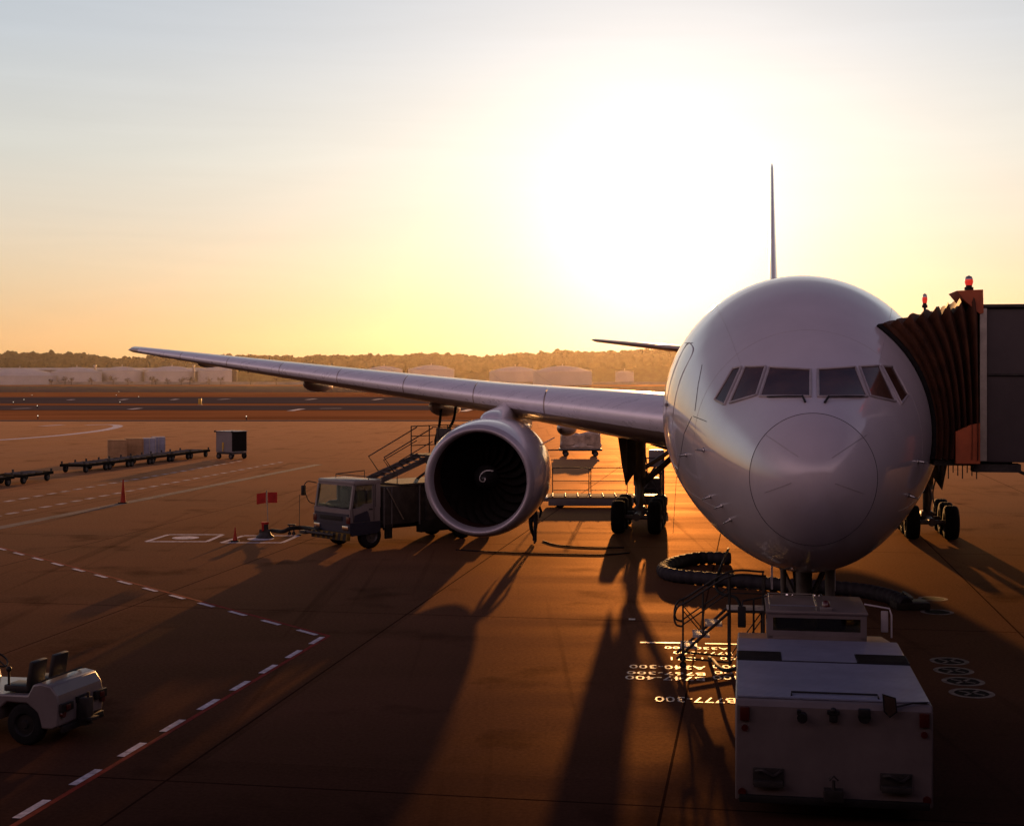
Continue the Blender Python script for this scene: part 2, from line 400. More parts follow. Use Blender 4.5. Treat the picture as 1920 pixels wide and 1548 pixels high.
# taxiway centre dashes and edge strips, seen as short pale dashes
def flat_strip(mb, a, b, w, z):
    a = Vector((a[0], a[1], 0)); b = Vector((b[0], b[1], 0)); d = (b - a).normalized(); nrm = Vector((-d.y, d.x, 0)) * (w / 2)
    zz = Vector((0, 0, z)); mb.poly([a - nrm + zz, b - nrm + zz, b + nrm + zz, a + nrm + zz])
mb = MB()
for (x0, x1, y0, y1) in ((128, 139, 750.3, 749.2), (226, 238, 750.2, 748.8), (322, 333, 750, 748.6), (411, 430, 749.5, 748.2), (575, 592, 749.8, 748), (25, 57, 766.8, 765.8),
                         (243, 263, 768, 765.8), (544, 567, 771, 767), (600, 640, 766.5, 766), (868, 883, 772, 768), (-30, -8, 750.5, 749.5), (700, 716, 750, 748.2)):
    flat_strip(mb, G(x0, y0), G(x1, y1), 1.2, 0.08)
tag(mb.build('taxiway_marking', 'runway_white', smooth=0), kind='structure')

# red-edged dashed stand boundary, an L with its corner at the apron middle
c0 = G(617, 1193); a0 = G(0, 1026); b0 = G(28, 1546)
da = (a0 - c0).normalized(); db = (b0 - c0).normalized()
mb = MB(); flat_strip(mb, c0 - db * 0.05, c0 + da * 45, 0.10, 0.004); flat_strip(mb, c0 + da * 0.05, c0 + db * 16, 0.10, 0.0043)
tag(mb.build('boundary_red_line', 'red_line', smooth=0), kind='structure')
def dashes(px_pairs, off, w, nm):
    mb = MB()
    for (xa, ya, xb, yb) in px_pairs:
        flat_strip(mb, G(xa, ya), G(xb, yb), w, 0.0086)
    return tag(mb.build(nm, 'runway_white', smooth=0), kind='structure')
mb = MB()
na = Vector((-da.y, da.x, 0)); na = na if na.dot(db) > 0 else -na
nb = Vector((-db.y, db.x, 0)); nb = nb if nb.dot(da) > 0 else -nb
k = 0.35
while k < 44:
    flat_strip(mb, c0 + da * k + na * 0.13, c0 + da * (k + 0.85) + na * 0.13, 0.13, 0.0086); k += 1.72
k = 0.1
while k < 15:
    flat_strip(mb, c0 + db * k + nb * 0.13, c0 + db * (k + 0.85) + nb * 0.13, 0.13, 0.0086); k += 1.6
tag(mb.build('boundary_dashed_line', 'runway_white', smooth=0), kind='structure')

# service road: two dashed lines and a broad worn line
mb = MB()
for (xa, ya, xb, yb) in ((-10, 944.5, 530, 865.5), (-20, 970, 515, 866.5)):
    pass
def dashline(mb, A, B, n, fill, w, z):
    for i in range(n):
        p = A.lerp(B, i / n); q = A.lerp(B, (i + fill) / n); flat_strip(mb, p, q, w, z)
dashline(mb, G(-20, 945.5), G(458, 863), 24, 0.55, 0.32, 0.006)
dashline(mb, G(-20, 970), G(534, 865), 26, 0.55, 0.32, 0.006)
tag(mb.build('road_dashed_line', 'dash_paint', smooth=0), kind='structure')
mb = MB(); flat_strip(mb, G(-30, 995), G(598, 870.5), 0.62, 0.006)
tag(mb.build('road_edge_line', 'grey_line', smooth=0), kind='structure')
# curved taxi guide line at the far left
pts = [G(px, py) for px, py in ((-120, 830), (0, 824.5), (90, 818), (150, 812), (195, 806), (217, 801), (221, 798), (212, 796.2), (190, 796), (160, 796.8))]
cv = catmull(pts, 8); mb = MB()
A = []; B = []
for i, p in enumerate(cv):
    t = (cv[min(i + 1, len(cv) - 1)] - cv[max(i - 1, 0)]); t.z = 0; t.normalize(); nn = Vector((-t.y, t.x, 0)) * 0.55
    A.append(p + nn + Vector((0, 0, 0.006))); B.append(p - nn + Vector((0, 0, 0.006)))
mb.strip(A, B); flat_strip(mb, G(78, 798.6), G(118, 796.0), 1.0, 0.006)
tag(mb.build('taxi_guide_line', 'runway_white', smooth=0), kind='structure')

# painted discs round ground pits on the right
def disc(name, px, py, rad, pattern=0):
    c = G(px, py); mb = MB(); n = 40
    o = [c + Vector((rad * cos(2 * pi * i / n), rad * sin(2 * pi * i / n), 0.004)) for i in range(n)]
    i_ = [c + Vector((rad * 0.76 * cos(2 * pi * i / n), rad * 0.76 * sin(2 * pi * i / n), 0.004)) for i in range(n)]
    mb.strip(o, i_, 0, True)
    mb.poly([p + Vector((0, 0, 0.0)) for p in [c + Vector((rad * 0.758 * cos(2 * pi * i / n), rad * 0.758 * sin(2 * pi * i / n), 0.004)) for i in range(n)]], 1)
    if pattern:
        for a in range(4):
            t = pi / 4 + a * pi / 2
            flat_strip(mb, c + Vector((cos(t), sin(t), 0)) * rad * 0.12, c + Vector((cos(t), sin(t), 0)) * rad * 0.62, rad * 0.16, 0.008)
    return tag(mb.build(name, ['disc_paint', 'matte_black'], smooth=0), kind='structure')
for (px, py, r, pt) in ((1749, 1122, 0.40, 0), (1757, 1147, 0.42, 0), (1780, 1239, 0.41, 1), (1788, 1257, 0.41, 1), (1806, 1277, 0.42, 1), (1822, 1299, 0.43, 1)):
    disc('stand_disc_marking', px, py, r, pt)

# hydrant pits: white square outlines and a white lid
for (cx, cy, nm) in ((346, 1008, 1), (487, 1010, 1)):
    mb = MB(); q = [G(cx - 72, cy + 7), G(cx + 42, cy + 7), G(cx + 72, cy - 6), G(cx - 30, cy - 6)]
    for i in range(4):
        a, b = q[i], q[(i + 1) % 4]; flat_strip(mb, a, b, 0.22 if i % 2 == 0 else 0.16, 0.004 + 0.0006 * i)
    c = G(cx + 2, cy); mb.poly([c + Vector((0.5 * cos(2 * pi * i / 24), 0.5 * sin(2 * pi * i / 24), 0.007)) for i in range(24)])
    tag(mb.build('hydrant_pit_marking', 'runway_white', smooth=0), kind='structure')

# stand numbers on the ground, set to be read from the aircraft
def ground_text(txt, px, py, size, width_px, name='stand_number_marking'):
    cu = bpy.data.curves.new('lettering', 'FONT'); cu.body = txt; cu.size = 1.0; cu.resolution_u = 2
    ob = bpy.data.objects.new('lettering', cu); COL.objects.link(ob)
    dg = bpy.context.evaluated_depsgraph_get()
    me = bpy.data.meshes.new_from_object(ob.evaluated_get(dg)); COL.objects.unlink(ob); bpy.data.objects.remove(ob)
    xs = [v.co.x for v in me.vertices]; ys = [v.co.y for v in me.vertices]
    x0, x1, y0, y1 = min(xs), max(xs), min(ys), max(ys)
    d = G(px, py).y; W = width_px * d / F
    for v in me.vertices:
        v.co.x = (v.co.x - x1) / (x1 - x0) * W; v.co.y = (v.co.y - (y0 + y1) / 2) / (y1 - y0) * size
    me.materials.clear(); me.materials.append(M['text'])
    o = bpy.data.objects.new(name, me); COL.objects.link(o); p = G(px, py)
    o.location = (p.x, p.y, 0.006); o.rotation_euler = (0, 0, pi - 0.10)
    return tag(o, kind='structure')
for (txt, px, py, sz, wd) in (('A340-300', 1180, 1249, 0.36, 142), ('B767-300', 1175, 1260.5, 0.27, 146), ('B747-400', 1172, 1269.5, 0.36, 148), ('B777-300', 1228, 1310, 0.42, 150),
                              ('A330-200', 1246, 1213.5, 0.26, 120), ('B777-200', 1262, 1223, 0.28, 110), ('MD11', 1258, 1234, 0.32, 60),
                              ('400', 1336, 1269.5, 0.36, 56), ('300', 1338, 1260.5, 0.27, 54), ('200', 1350, 1234, 0.30, 44), ('400', 1335, 1249, 0.34, 54)):
    ground_text(txt, px, py, sz, wd)
mb = MB(); flat_strip(mb, G(1200, 1204), G(1288, 1205), 0.13, 0.006); flat_strip(mb, G(1322, 1206), G(1385, 1207.5), 0.10, 0.006); flat_strip(mb, G(1179, 1160.5), G(1191, 1160.7), 0.22, 0.006)
tag(mb.build('stop_bar_marking', 'text', smooth=0), kind='structure')

# terminal front behind the camera (mirrored in the paint of the nose)
mb = MB(); mb.box((0, -5.5, 7.4), (260, 8, 14.8)); mb.box((0, -1.4, 3.4), (219, 0.3, 0.5)); mb.box((0, -1.4, 10.6), (219, 0.3, 0.6))
for i in range(-18, 19): mb.box((i * 6.0 + 3, -1.35, 7.4), (0.35, 0.3, 14.7))
tag(mb.build('terminal_wall', 'terminal', smooth=0), kind='structure')
mb = MB(); mb.box((34, 20, 9), (16, 42.5, 18)); mb.box((25.9, 20, 4.3), (0.3, 42, 0.5)); mb.box((25.9, 20, 8.6), (0.3, 42, 0.5))  # unseen pier, made tall to darken the right of the nose
for i in range(7): mb.box((25.95, 2 + i * 6.0, 9), (0.3, 0.35, 17.9))
tag(mb.build('unseen_pier_wall', 'terminal', smooth=0), kind='structure')

# ================================================================= AIRCRAFT
AO = Vector((5.06, 23.49, 0.0))
air = thing('airliner', 'large white twin-engine jet airliner parked nose-on at the stand', 'aircraft', AO, -YAW)
ca, sa = cos(YAW), sin(YAW)
def W2L(p):
    d = Vector(p) - AO; return Vector((d.x * ca - d.y * sa, d.x * sa + d.y * ca, d.z))
def L2W(p): return Vector((p[0] * ca + p[1] * sa, -p[0] * sa + p[1] * ca, p[2])) + AO
CAML = W2L((0, 0, CAMZ))

S_ = [0, .06, .2, .45, .8, 1.2, 1.7, 2.3, 3.0, 3.8, 4.8, 5.8, 6.8, 7.8, 9.0, 42, 46, 50, 54, 58, 61, 62.6]
ZT = [4.35, 4.66, 4.90, 5.15, 5.40, 5.60, 5.82, 6.09, 6.46, 6.93, 7.47, 7.90, 8.18, 8.33, 8.36, 8.36, 8.36, 8.34, 8.28, 8.12, 7.85, 7.4]
ZB = [4.35, 4.06, 3.83, 3.56, 3.28, 3.05, 2.83, 2.63, 2.46, 2.32, 2.22, 2.17, 2.16, 2.16, 2.16, 2.16, 2.35, 2.95, 3.85, 5.0, 6.0, 6.7]
WD = [0, .30, .54, .78, 1.01, 1.20, 1.40, 1.62, 1.87, 2.13, 2.42, 2.68, 2.89, 3.03, 3.10, 3.10, 3.02, 2.72, 2.2, 1.45, .8, .3]
ZM = [4.35, 4.35, 4.35, 4.35, 4.36, 4.40, 4.45, 4.53, 4.64, 4.77, 4.93, 5.06, 5.17, 5.24, 5.26, 5.26, 5.30, 5.55, 5.95, 6.5, 6.9, 7.05]
U_ = [sqrt(s) for s in S_]
fzt, fzb, fwd, fzm = (pchip(U_, v) for v in (ZT, ZB, WD, ZM))
def sect(s):
    u = sqrt(max(s, 0)); return fzt(u), fzb(u), fwd(u), fzm(u)
def fus_pt(s, a):
    zt, zb, w, zm = sect(s); ca_ = cos(a)
    return Vector((w * sin(a), s, zm + (zt - zm if ca_ >= 0 else zm - zb) * ca_))
def imp(p):
    if p.y <= 0 or p.y > 62.5: return 1.0
    zt, zb, w, zm = sect(p.y)
    h = (zt - zm) if p.z >= zm else (zm - zb)
    return (p.x / max(w, 1e-4)) ** 2 + ((p.z - zm) / max(h, 1e-4)) ** 2 - 1
def fus_normal(p):
    e = 0.004
    g = Vector((imp(p + Vector((e, 0, 0))) - imp(p - Vector((e, 0, 0))), imp(p + Vector((0, e, 0))) - imp(p - Vector((0, e, 0))), imp(p + Vector((0, 0, e))) - imp(p - Vector((0, 0, e)))))
    return g.normalized()
def hit(px, py, off=0.0):
    """point on the fuselage skin seen at a place in the photograph, in aircraft coordinates"""
    dirw = Vector(((px - CX) / F, 1.0, -(py - HY) / F)); tgt = W2L(Vector((0, 0, CAMZ)) + dirw * 30); d = (tgt - CAML) / 30
    t = 22.0; prev = t
    while t < 40 and imp(CAML + d * t) > 0: prev = t; t += 0.05
    lo, hi = prev, t
    for _ in range(24):
        m = (lo + hi) / 2
        if imp(CAML + d * m) > 0: lo = m
        else: hi = m
    p = CAML + d * hi
    return p + fus_normal(p) * off if off else p

NA = 112
def fus_mesh(s_list):
    mb = MB(); rows = [[fus_pt(s, 2 * pi * i / NA) for i in range(NA)] for s in s_list]
    mb.grid(rows, 0, True); return mb
RS = 0.95
ss = [0.0004] + [RS * (i / 22) ** 2 for i in range(2, 23)]
radome = fus_mesh(ss); R_ = None; radome.bm.verts.ensure_lookup_table(); radome.cap([radome.bm.verts[i] for i in range(NA)], 0, True); radome = radome.build('radome', 'radome', air, 180)
ss = [RS + (9 - RS) * (i / 60) for i in range(61)] + [9 + 33 * i / 30 for i in range(1, 31)] + [42 + 20.6 * i / 34 for i in range(1, 35)]
fus = fus_mesh(ss).build('fuselage', 'paint', air, 180)
# seams on the nose
mb = MB(); mb.tube([fus_pt(RS, 2 * pi * i / 96) for i in range(96)], 0.008, 6, closed=True)
mb.build('radome_seam', 'seam', air)
mb = MB()
for (a, b) in (((1433, 813), (1497, 856)), ((1434, 923), (1484, 905)), ((1625, 815), (1560, 858)), ((1620, 925), (1566, 906))):
    mb = MB(); mb.tube([hit(a[0] + (b[0] - a[0]) * i / 8, a[1] + (b[1] - a[1]) * i / 8, 0.002) for i in range(9)], 0.006, 5)
    mb.build('diverter_strip', 'frame_grey', radome)
mb = MB()
for poly in (((1303, 770), (1309, 722), (1318, 676)), ((1262, 1000), (1268, 900), (1283, 812), (1300, 775)), ((1284, 643), (1302, 643)), ((1300, 780), (1330, 792))):
    pts = []
    for (a, b) in zip(poly[:-1], poly[1:]): pts += [hit(a[0] + (b[0] - a[0]) * i / 6, a[1] + (b[1] - a[1]) * i / 6, 0.001) for i in range(6)]
    mb.tube(pts, 0.007, 5)
mb.build('panel_seam', 'seam', air)
for (s_, r_) in ((3.95, .0035), (7.7, .004), (10.6, .004)):
    mb = MB(); mb.tube([fus_pt(s_, 2 * pi * i / 96) for i in range(96)], r_, 5, closed=True); mb.build('panel_seam', 'frame_grey', air)
for a_ in (-38, 40, 118, -118):
    mb = MB(); mb.tube([fus_pt(2.9 + 9 * i / 30, radians(a_)) for i in range(31)], .0035, 5); mb.build('panel_seam', 'frame_grey', air)
# front passenger door outline on the starboard side
mb = MB(); dpts = []
for (s, a) in ((5.9, -58), (5.9, -70), (5.9, -85), (5.9, -100), (5.95, -108), (6.4, -109), (6.9, -108), (6.95, -100), (6.95, -85), (6.95, -70), (6.95, -58), (6.4, -56)):
    dpts.append(fus_pt(s, radians(a)) * 1.0)
mb.tube(catmull(dpts, 4, True), 0.012, 6, closed=True)
hd = fus_pt(6.85, radians(-84)); mb.box(hd + Vector((-0.02, 0, 0)), (0.05, 0.22, 0.07), bev=0.01)
mb.build('passenger_door', 'frame_grey', air)

# cockpit windows
def bil(q, u, v): return ((q[0][0] * (1 - u) + q[1][0] * u) * (1 - v) + (q[3][0] * (1 - u) + q[2][0] * u) * v, (q[0][1] * (1 - u) + q[1][1] * u) * (1 - v) + (q[3][1] * (1 - u) + q[2][1] * u) * v)
WIN = [((1535.5, 695.6), (1601, 691.0), (1623.5, 741), (1536, 742)), ((1613.5, 690.5), (1645, 688.6), (1676, 750), (1633.5, 740)), ((1655, 688.8), (1675, 690), (1699.5, 738.5), (1687, 754.5)),
       ((1444.8, 691.4), (1517.6, 696.4), (1517.6, 741.6), (1427.2, 741.2)), ((1399.5, 690.8), (1434, 690.2), (1417, 738.5), (1371, 753)), ((1372.5, 694), (1388.6, 690.8), (1361.5, 756), (1343, 746.6))]
def grow(q, k=2.6):
    cx_ = sum(p[0] for p in q) / 4; cy_ = sum(p[1] for p in q) / 4
    return [(p[0] + k * (1 if p[0] > cx_ else -1) * .8, p[1] + k * (1 if p[1] > cy_ else -1)) for p in q]
for q in WIN:
    q = grow(q)
    fr = MB(); per = []
    for k in range(4):
        a, b = q[k], q[(k + 1) % 4]
        per += [hit(a[0] + (b[0] - a[0]) * i / 8, a[1] + (b[1] - a[1]) * i / 8, 0.012) for i in range(8)]
    mb = MB()
    cols = 12
    mb.grid([[hit(*bil(q, u / cols, v / 6), 0.010) for u in range(cols + 1)] for v in range(7)])
    w = mb.build('cockpit_window', 'cockpit_glass', air, 180, normals=True)
    fr.tube(per, 0.026, 6, closed=True); fr.build('window_frame', 'frame_grey', w)
# wipers
for (a, b, c) in (((1440, 746.5), (1505, 747), (1510, 755)), ((1618, 745.5), (1553, 747.5), (1546, 756))):
    mb = MB(); mb.tube([hit(*a, 0.04), hit((a[0] + b[0]) / 2, (a[1] + b[1]) / 2, 0.05), hit(*b, 0.05)], 0.012, 6); mb.tube([hit(*b, 0.05), hit(*c, 0.02)], 0.022, 6)
    mb.build('windscreen_wiper', 'dark', air)
# probes and small drain masts
for (px, py, dx, dz) in ((1320, 843, -0.10, 0), (1287, 852, -0.12, 0.0), (1332, 930, -.08, -.05), (1354, 947, -.05, -.03), (1370, 973, -.06, -.08), (1721, 865, .12, -.02), (1703, 928, .1, -.05)):
    p = hit(px, py); n = fus_normal(p); mb = MB()
    mb.tube([p, p + n * 0.13, p + n * 0.16 + Vector((0, -0.16, 0))], [0.03, 0.02, 0.012], 8); mb.sphere(p, 0.05, 0, 1, (1, 1, 1))
    mb.build('air_data_probe', 'steel', air)
mb = MB(); p = fus_pt(12, 0); mb.prism([(-.3, 0), (.3, 0), (.22, .2), (-.12, .2)], p + Vector((-.05, 0, -.02)), (0, 1, 0), (0, 0, 1), (.1, 0, 0))
mb.build('blade_antenna', 'dark', air)
mb = MB(); mb.cyl(fus_pt(16, 0), fus_pt(16, 0) + Vector((0, 0, .22)), .22, .16, 16); mb.build('satcom_fairing', 'paint', air)

# wings -----------------------------------------------------------------------
AF = [(1, .0), (.9, .022), (.75, .052), (.6, .074), (.45, .086), (.3, .086), (.2, .079), (.12, .066), (.07, .053), (.04, .041), (.02, .030), (.008, .019), (.002, .0095), (0, 0),
      (.002, -.009), (.008, -.017), (.02, -.026), (.04, -.035), (.07, -.043), (.12, -.051), (.2, -.058), (.3, -.062), (.45, -.058), (.6, -.04), (.75, -.016), (.9, .0), (1, -.004)]
def wing_stn(y):
    sle = 19.5 + 0.724 * (y - 3.1)
    if y < 10: ch = 14.2 - (14.2 - 8.1) * (y / 10) ** 0.9
    else: ch = 8.1 - (8.1 - 2.1) * (y - 10) / 20.46
    zle = 4.62 + 0.0945 * (y - 3.1) + 0.0006 * max(0, y - 12) ** 2 * 0.5
    th = 1.0 if y > 10 else 1.0 + 0.12 * (10 - y) / 10
    tw = radians(4.2 - 3.6 * min(1, max(0, y - 2) / 28))
    return sle, ch, zle, th, tw
def wing_pt(y, c, z, side, grow=0.0):
    sle, ch, zle, th, tw = wing_stn(y)
    cc = c * ch; zz = z * ch * th
    return Vector((side * y, sle + cc * cos(tw) + zz * sin(tw), zle - cc * sin(tw) + zz * cos(tw)))
for side in (-1, 1):
    mb = MB(); ys = [0.5, 3.1] + [3.1 + 27.36 * i / 24 for i in range(1, 25)]
    rows = [[wing_pt(y, c, z, side) for (c, z) in AF] for y in ys]
    sle, ch, zle, th, tw = wing_stn(30.46)
    rows.append([Vector((side * (30.46 + 0.22), sle + 0.25 + c * (ch - .25), zle + z * ch * .35)) for (c, z) in AF])
    R = mb.grid(rows, 0, True); mb.cap(R[0]); mb.cap(R[-1])
    w = mb.build('wing', 'wing_grey', air, 60)
    # slats along the leading edge
    segs = [(3.25, 8.0), (10.9, 14.0), (14.04, 17.3), (17.34, 20.5), (20.54, 23.7), (23.74, 26.8), (26.84, 29.9), (8.05, 10.86)]
    le = [p for p in AF if p[0] <= (.12 if p[1] >= 0 else .03)]
    for (a, b) in segs:
        mb = MB(); rows = []
        for i in range(7):
            y = a + (b - a) * i / 6; r = []
            for (c, z) in le: r.append(wing_pt(y, c * 1.0 - .0016, z * 1.07, side))
            rows.append(r)
        mb.grid(rows); mb.build('slat', 'alu', w, 180)
    # flap track fairings
    for (y, so, ln, r, dz) in ((8.9, 10.0, 4.6, .33, -.42), (13.4, 2.6, 5.2, .36, -.40), (20.0, 2.2, 4.0, .30, -.30), (26.3, 1.2, 2.2, .12, -.12)):
        sle, ch, zle, th, tw = wing_stn(y); s0 = sle + so
        zc = zle - so * sin(tw) - .05 * ch + dz * .55
        mb = MB(); mb.lathe([(ln * t, r * (sin(pi * min(1, t ** .75)) ** .55 if 0 < t < 1 else 0.01)) for t in [i / 20 for i in range(21)]], (side * y, s0, zc), (0, 1, -.05), 20)
        mb.build('flap_fairing', 'wing_grey', w, 180)
    # belly fairing strip where wing meets body is one part with the fuselage

# wing to body fairing
mb = MB(); rows = []
for i in range(25):
    t = i / 24; s = 16.5 + 21 * t; k = sin(pi * t) ** .55
    rows.append([Vector((3.45 * k * sin(a), s, 3.7 - 1.85 * k * cos(a) * (1 if cos(a) > 0 else .9))) for a in [2 * pi * j / 40 for j in range(40)]])
mb.grid(rows, 0, True); mb.build('belly_fairing', 'paint', air, 180)

# fin and stabilisers
def foil_rows(mb, secs):
    rows = []
    for (o, ch, th, axis) in secs:
        r = [Vector(o) + Vector((0, c * ch, 0)) + Vector(axis) * (z * th * ch) for (c, z) in [(c, .5 * (z + abs(z)) if False else z) for (c, z) in SYM]]
        rows.append(r)
    R = mb.grid(rows, 0, True); mb.cap(R[0]); mb.cap(R[-1])
SYM = [(1, .002), (.8, .025), (.6, .045), (.4, .056), (.25, .055), (.12, .044), (.05, .031), (.015, .018), (0, 0), (.015, -.018), (.05, -.031), (.12, -.044), (.25, -.055), (.4, -.056), (.6, -.045), (.8, -.025), (1, -.002)]
mb = MB(); foil_rows(mb, [((0, 49.5, 8.0), 8.4, .62, (1, 0, 0)), ((0, 51.3, 9.6), 7.6, .66, (1, 0, 0)), ((0, 56.0, 14.0), 5.2, .6, (1, 0, 0)), ((0, 60.0, 18.3), 3.1, .55, (1, 0, 0)), ((0, 60.5, 18.55), 2.5, .3, (1, 0, 0))])
mb.build('tail_fin', 'paint', air, 60)
for side in (-1, 1):
    mb = MB(); foil_rows(mb, [((side * .5, 53.2, 7.05), 6.8, .8, (0, 0, 1)), ((side * 10.5, 60.3, 8.18), 2.4, .75, (0, 0, 1)), ((side * 10.76, 60.9, 8.22), 1.8, .4, (0, 0, 1))])
    mb.build('stabiliser', 'wing_grey', air, 60)

# engines ----------------------------------------------------------------------
def engine(side):
    o = Vector((side * 9.61, 19.6, 2.77)); ax = Vector((0, 1, .018))
    mb = MB()
    prof = [(.22, 1.775), (.5, 1.835), (1.0, 1.885), (1.7, 1.91), (2.6, 1.90), (3.5, 1.85), (4.3, 1.74), (5.0, 1.60), (5.4, 1.50), (5.38, 1.47), (5.0, 1.50)]
    mb.lathe(prof, o, ax, 96)
    nac = mb.build('engine_nacelle', 'nacelle', air, 60)
    mb = MB(); lip = [(.22, 1.778), (.12, 1.738), (.05, 1.70), (.01, 1.665), (0, 1.635), (.012, 1.60), (.05, 1.57), (.12, 1.545), (.25, 1.52), (.4, 1.51)]
    mb.lathe(lip, o, ax, 96); mb.build('inlet_lip', 'lip', nac, 180)
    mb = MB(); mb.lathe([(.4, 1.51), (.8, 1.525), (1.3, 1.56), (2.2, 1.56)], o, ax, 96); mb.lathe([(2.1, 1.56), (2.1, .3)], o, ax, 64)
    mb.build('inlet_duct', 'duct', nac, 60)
    d, a, b = frame_of(ax)
    fc = o + d * 1.45
    mb = MB(); NB = 22
    for k in range(NB):
        th = 2 * pi * k / NB; rows = []
        for i in range(9):
            t = i / 8; r = .42 + (1.545 - .42) * t; swp = -.10 * sin(pi * t) + .22 * t * t
            tw = radians(28 + 40 * t); chord = .34 + .22 * sin(pi * min(1, t * .8 + .1)); rr = []
            for c in (-.5, -.2, .1, .5):
                dx = c * chord; along = dx * cos(tw) + .05; tang = dx * sin(tw)
                ang = th + swp + tang / r
                rr.append(fc + d * along + (a * cos(ang) + b * sin(ang)) * r)
            rows.append(rr)
        mb.grid(rows)
        for i in range(8):      # bright leading edge
            pass
    fan = mb.build('fan', 'blade', nac, 60)
    mb = MB(); mb.lathe([(-.62, .004), (-.6, .06), (-.5, .15), (-.3, .27), (-.05, .38), (.15, .43), (.4, .44)], fc, d, 48)
    sp = mb.build('spinner', 'spinner', nac, 180)
    # spiral mark on the spinner
    def rad(t): return pchip([-.62, -.6, -.5, -.3, -.05, .15], [.004, .06, .15, .27, .38, .43])(t)
    A = []; B = []
    inv = pchip([.004, .06, .15, .27, .38, .43], [-.62, -.6, -.5, -.3, -.05, .15])
    for i in range(60):
        u = i / 59; r = .06 + .10 * u + .17 * max(0, (u - .7) / .3) ** 1.3; ang = radians(20) - u * radians(340)
        for (lst, rr) in ((A, r - .018), (B, r + .018)):
            rr = max(rr, .006); dirn = a * cos(ang) + b * sin(ang)
            lst.append(fc + d * (inv(rr) - .006) + dirn * (rr + .002))
    mb = MB(); mb.strip(A, B); mb.build('spinner_mark', 'white_mark', sp, 180)
    # fan cowl strake and core exhaust
    mb = MB(); mb.lathe([(5.0, 1.2), (5.6, 1.12), (6.6, .85), (7.3, .66), (7.28, .6), (6.5, .55)], o, ax, 48); mb.lathe([(6.8, .42), (7.6, .25), (8.1, .05)], o, ax, 32)
    mb.build('exhaust_nozzle', 'hot_metal', nac, 60)
    inb = -side
    p = o + Vector((inb * 1.90 * cos(radians(32)), 2.0, 1.90 * sin(radians(32))))
    nrm = Vector((inb * cos(radians(32)), 0, sin(radians(32))))
    mb = MB(); mb.prism([(0, -.03), (1.5, -.03), (1.5, .42), (1.15, .42)], p, (0, 1, 0), nrm, Vector((inb * -.02, 0, .02))); mb.build('nacelle_strake', 'nacelle', nac)
    # pylon
    mb = MB(); rows = []
    for (s, zb, zt, hw) in ((21.3, 4.50, 4.62, .10), (21.42, 4.5, 4.74, .26), (21.7, 4.5, 4.86, .38), (22.1, 4.5, 4.93, .43), (22.8, 4.45, 4.98, .43), (23.6, 4.4, 5.04, .38), (24.4, 4.4, 5.14, .34), (25.4, 4.2, 5.15, .32), (28, 3.9, 4.9, .25), (30, 4.1, 4.6, .1)):
        r = []
        for (x, z) in ((-1, 0), (-.97, .35), (-.84, .66), (-.62, .87), (-.33, .97), (0, 1), (.33, .97), (.62, .87), (.84, .66), (.97, .35), (1, 0)):
            r.append(Vector((o.x + x * hw, s, zb + (zt - zb) * z)))
        rows.append(r)
    R = mb.grid(rows, 0, True); mb.cap(R[0]); mb.cap(R[-1]); mb.build('pylon', 'nacelle', nac, 50)
    return nac
for side in (-1, 1): engine(side)

# main landing gear ----------------------------------------------------------------
def main_gear(side):
    y = side * 5.49; s = 31.78
    mb = MB()
    mb.cyl((y, s, .75), (y, s, 2.0), .15, .15, 16); mb.cyl((y, s, 1.75), (y, s, 4.2), .24, .26, 16)
    mb.cyl((y, s - 1.62, .64), (y, s + 1.62, .64), .15, .15, 12)
    mb.box((y, s, .72), (.4, .6, .42), bev=.06)
    for k in (-1, 0, 1): mb.cyl((y - .98, s + 1.46 * k, .635), (y + .98, s + 1.46 * k, .635), .09, .09, 10)
    inb = -side
    mb.cyl((y, s - .1, 1.7), (y + inb * 2.2, s - .6, 3.7), .13, .11, 10); mb.cyl((y, s + .2, 2.3), (y + inb * 2.4, s + 1.6, 3.9), .09, .09, 10)
    mb.cyl((y + inb * .5, s - .3, 3.45), (y + inb * 2.1, s - .9, 3.0), .10, .08, 10); mb.cyl((y + inb * 2.1, s - .9, 3.0), (y + inb * 2.4, s - .8, 3.8), .08, .08, 8)
    mb.tube([(y, s - .3, 2.2), (y + .1, s - .55, 1.5), (y, s - .45, .9)], .06, 8); mb.tube(catmull([(y + .2, s - .2, 3.2), (y + .32, s - .3, 2.4), (y + .18, s - .35, 1.6), (y + .3, s - .4, .9)], 6), .03, 6)
    g = mb.build('main_landing_gear', 'strut', air, 40)
    for k in (-1, 0, 1):
        for h in (-1, 1):
            mb = MB(); wheel(mb, (y + h * .70, s + 1.46 * k, .635), (1, 0, 0), .635, .5, .55); mb.build('wheel', ['rubber', 'rim'], g, 40)
    mb = MB(); u = Vector((0, 1, 0)); o = Vector((y + side * .42, s - 1.0, 0))
    mb.prism([(0, 2.2), (.4, 1.9), (1.9, 2.1), (2.0, 4.3), (0, 4.3)], o, u, (0, 0, 1), (side * .06, 0, 0)); mb.build('gear_door', 'strut', g)
    mb = MB(); mb.prism([(side * .12, 4.3), (side * .10, 2.35), (side * .50, 1.75), (side * .66, 2.6), (side * .80, 3.6), (side * .82, 4.3)], Vector((y, s - .55, 0)), (1, 0, 0), (0, 0, 1), (0, .06, 0)); mb.build('gear_door', 'strut', g)
for side in (-1, 1): main_gear(side)

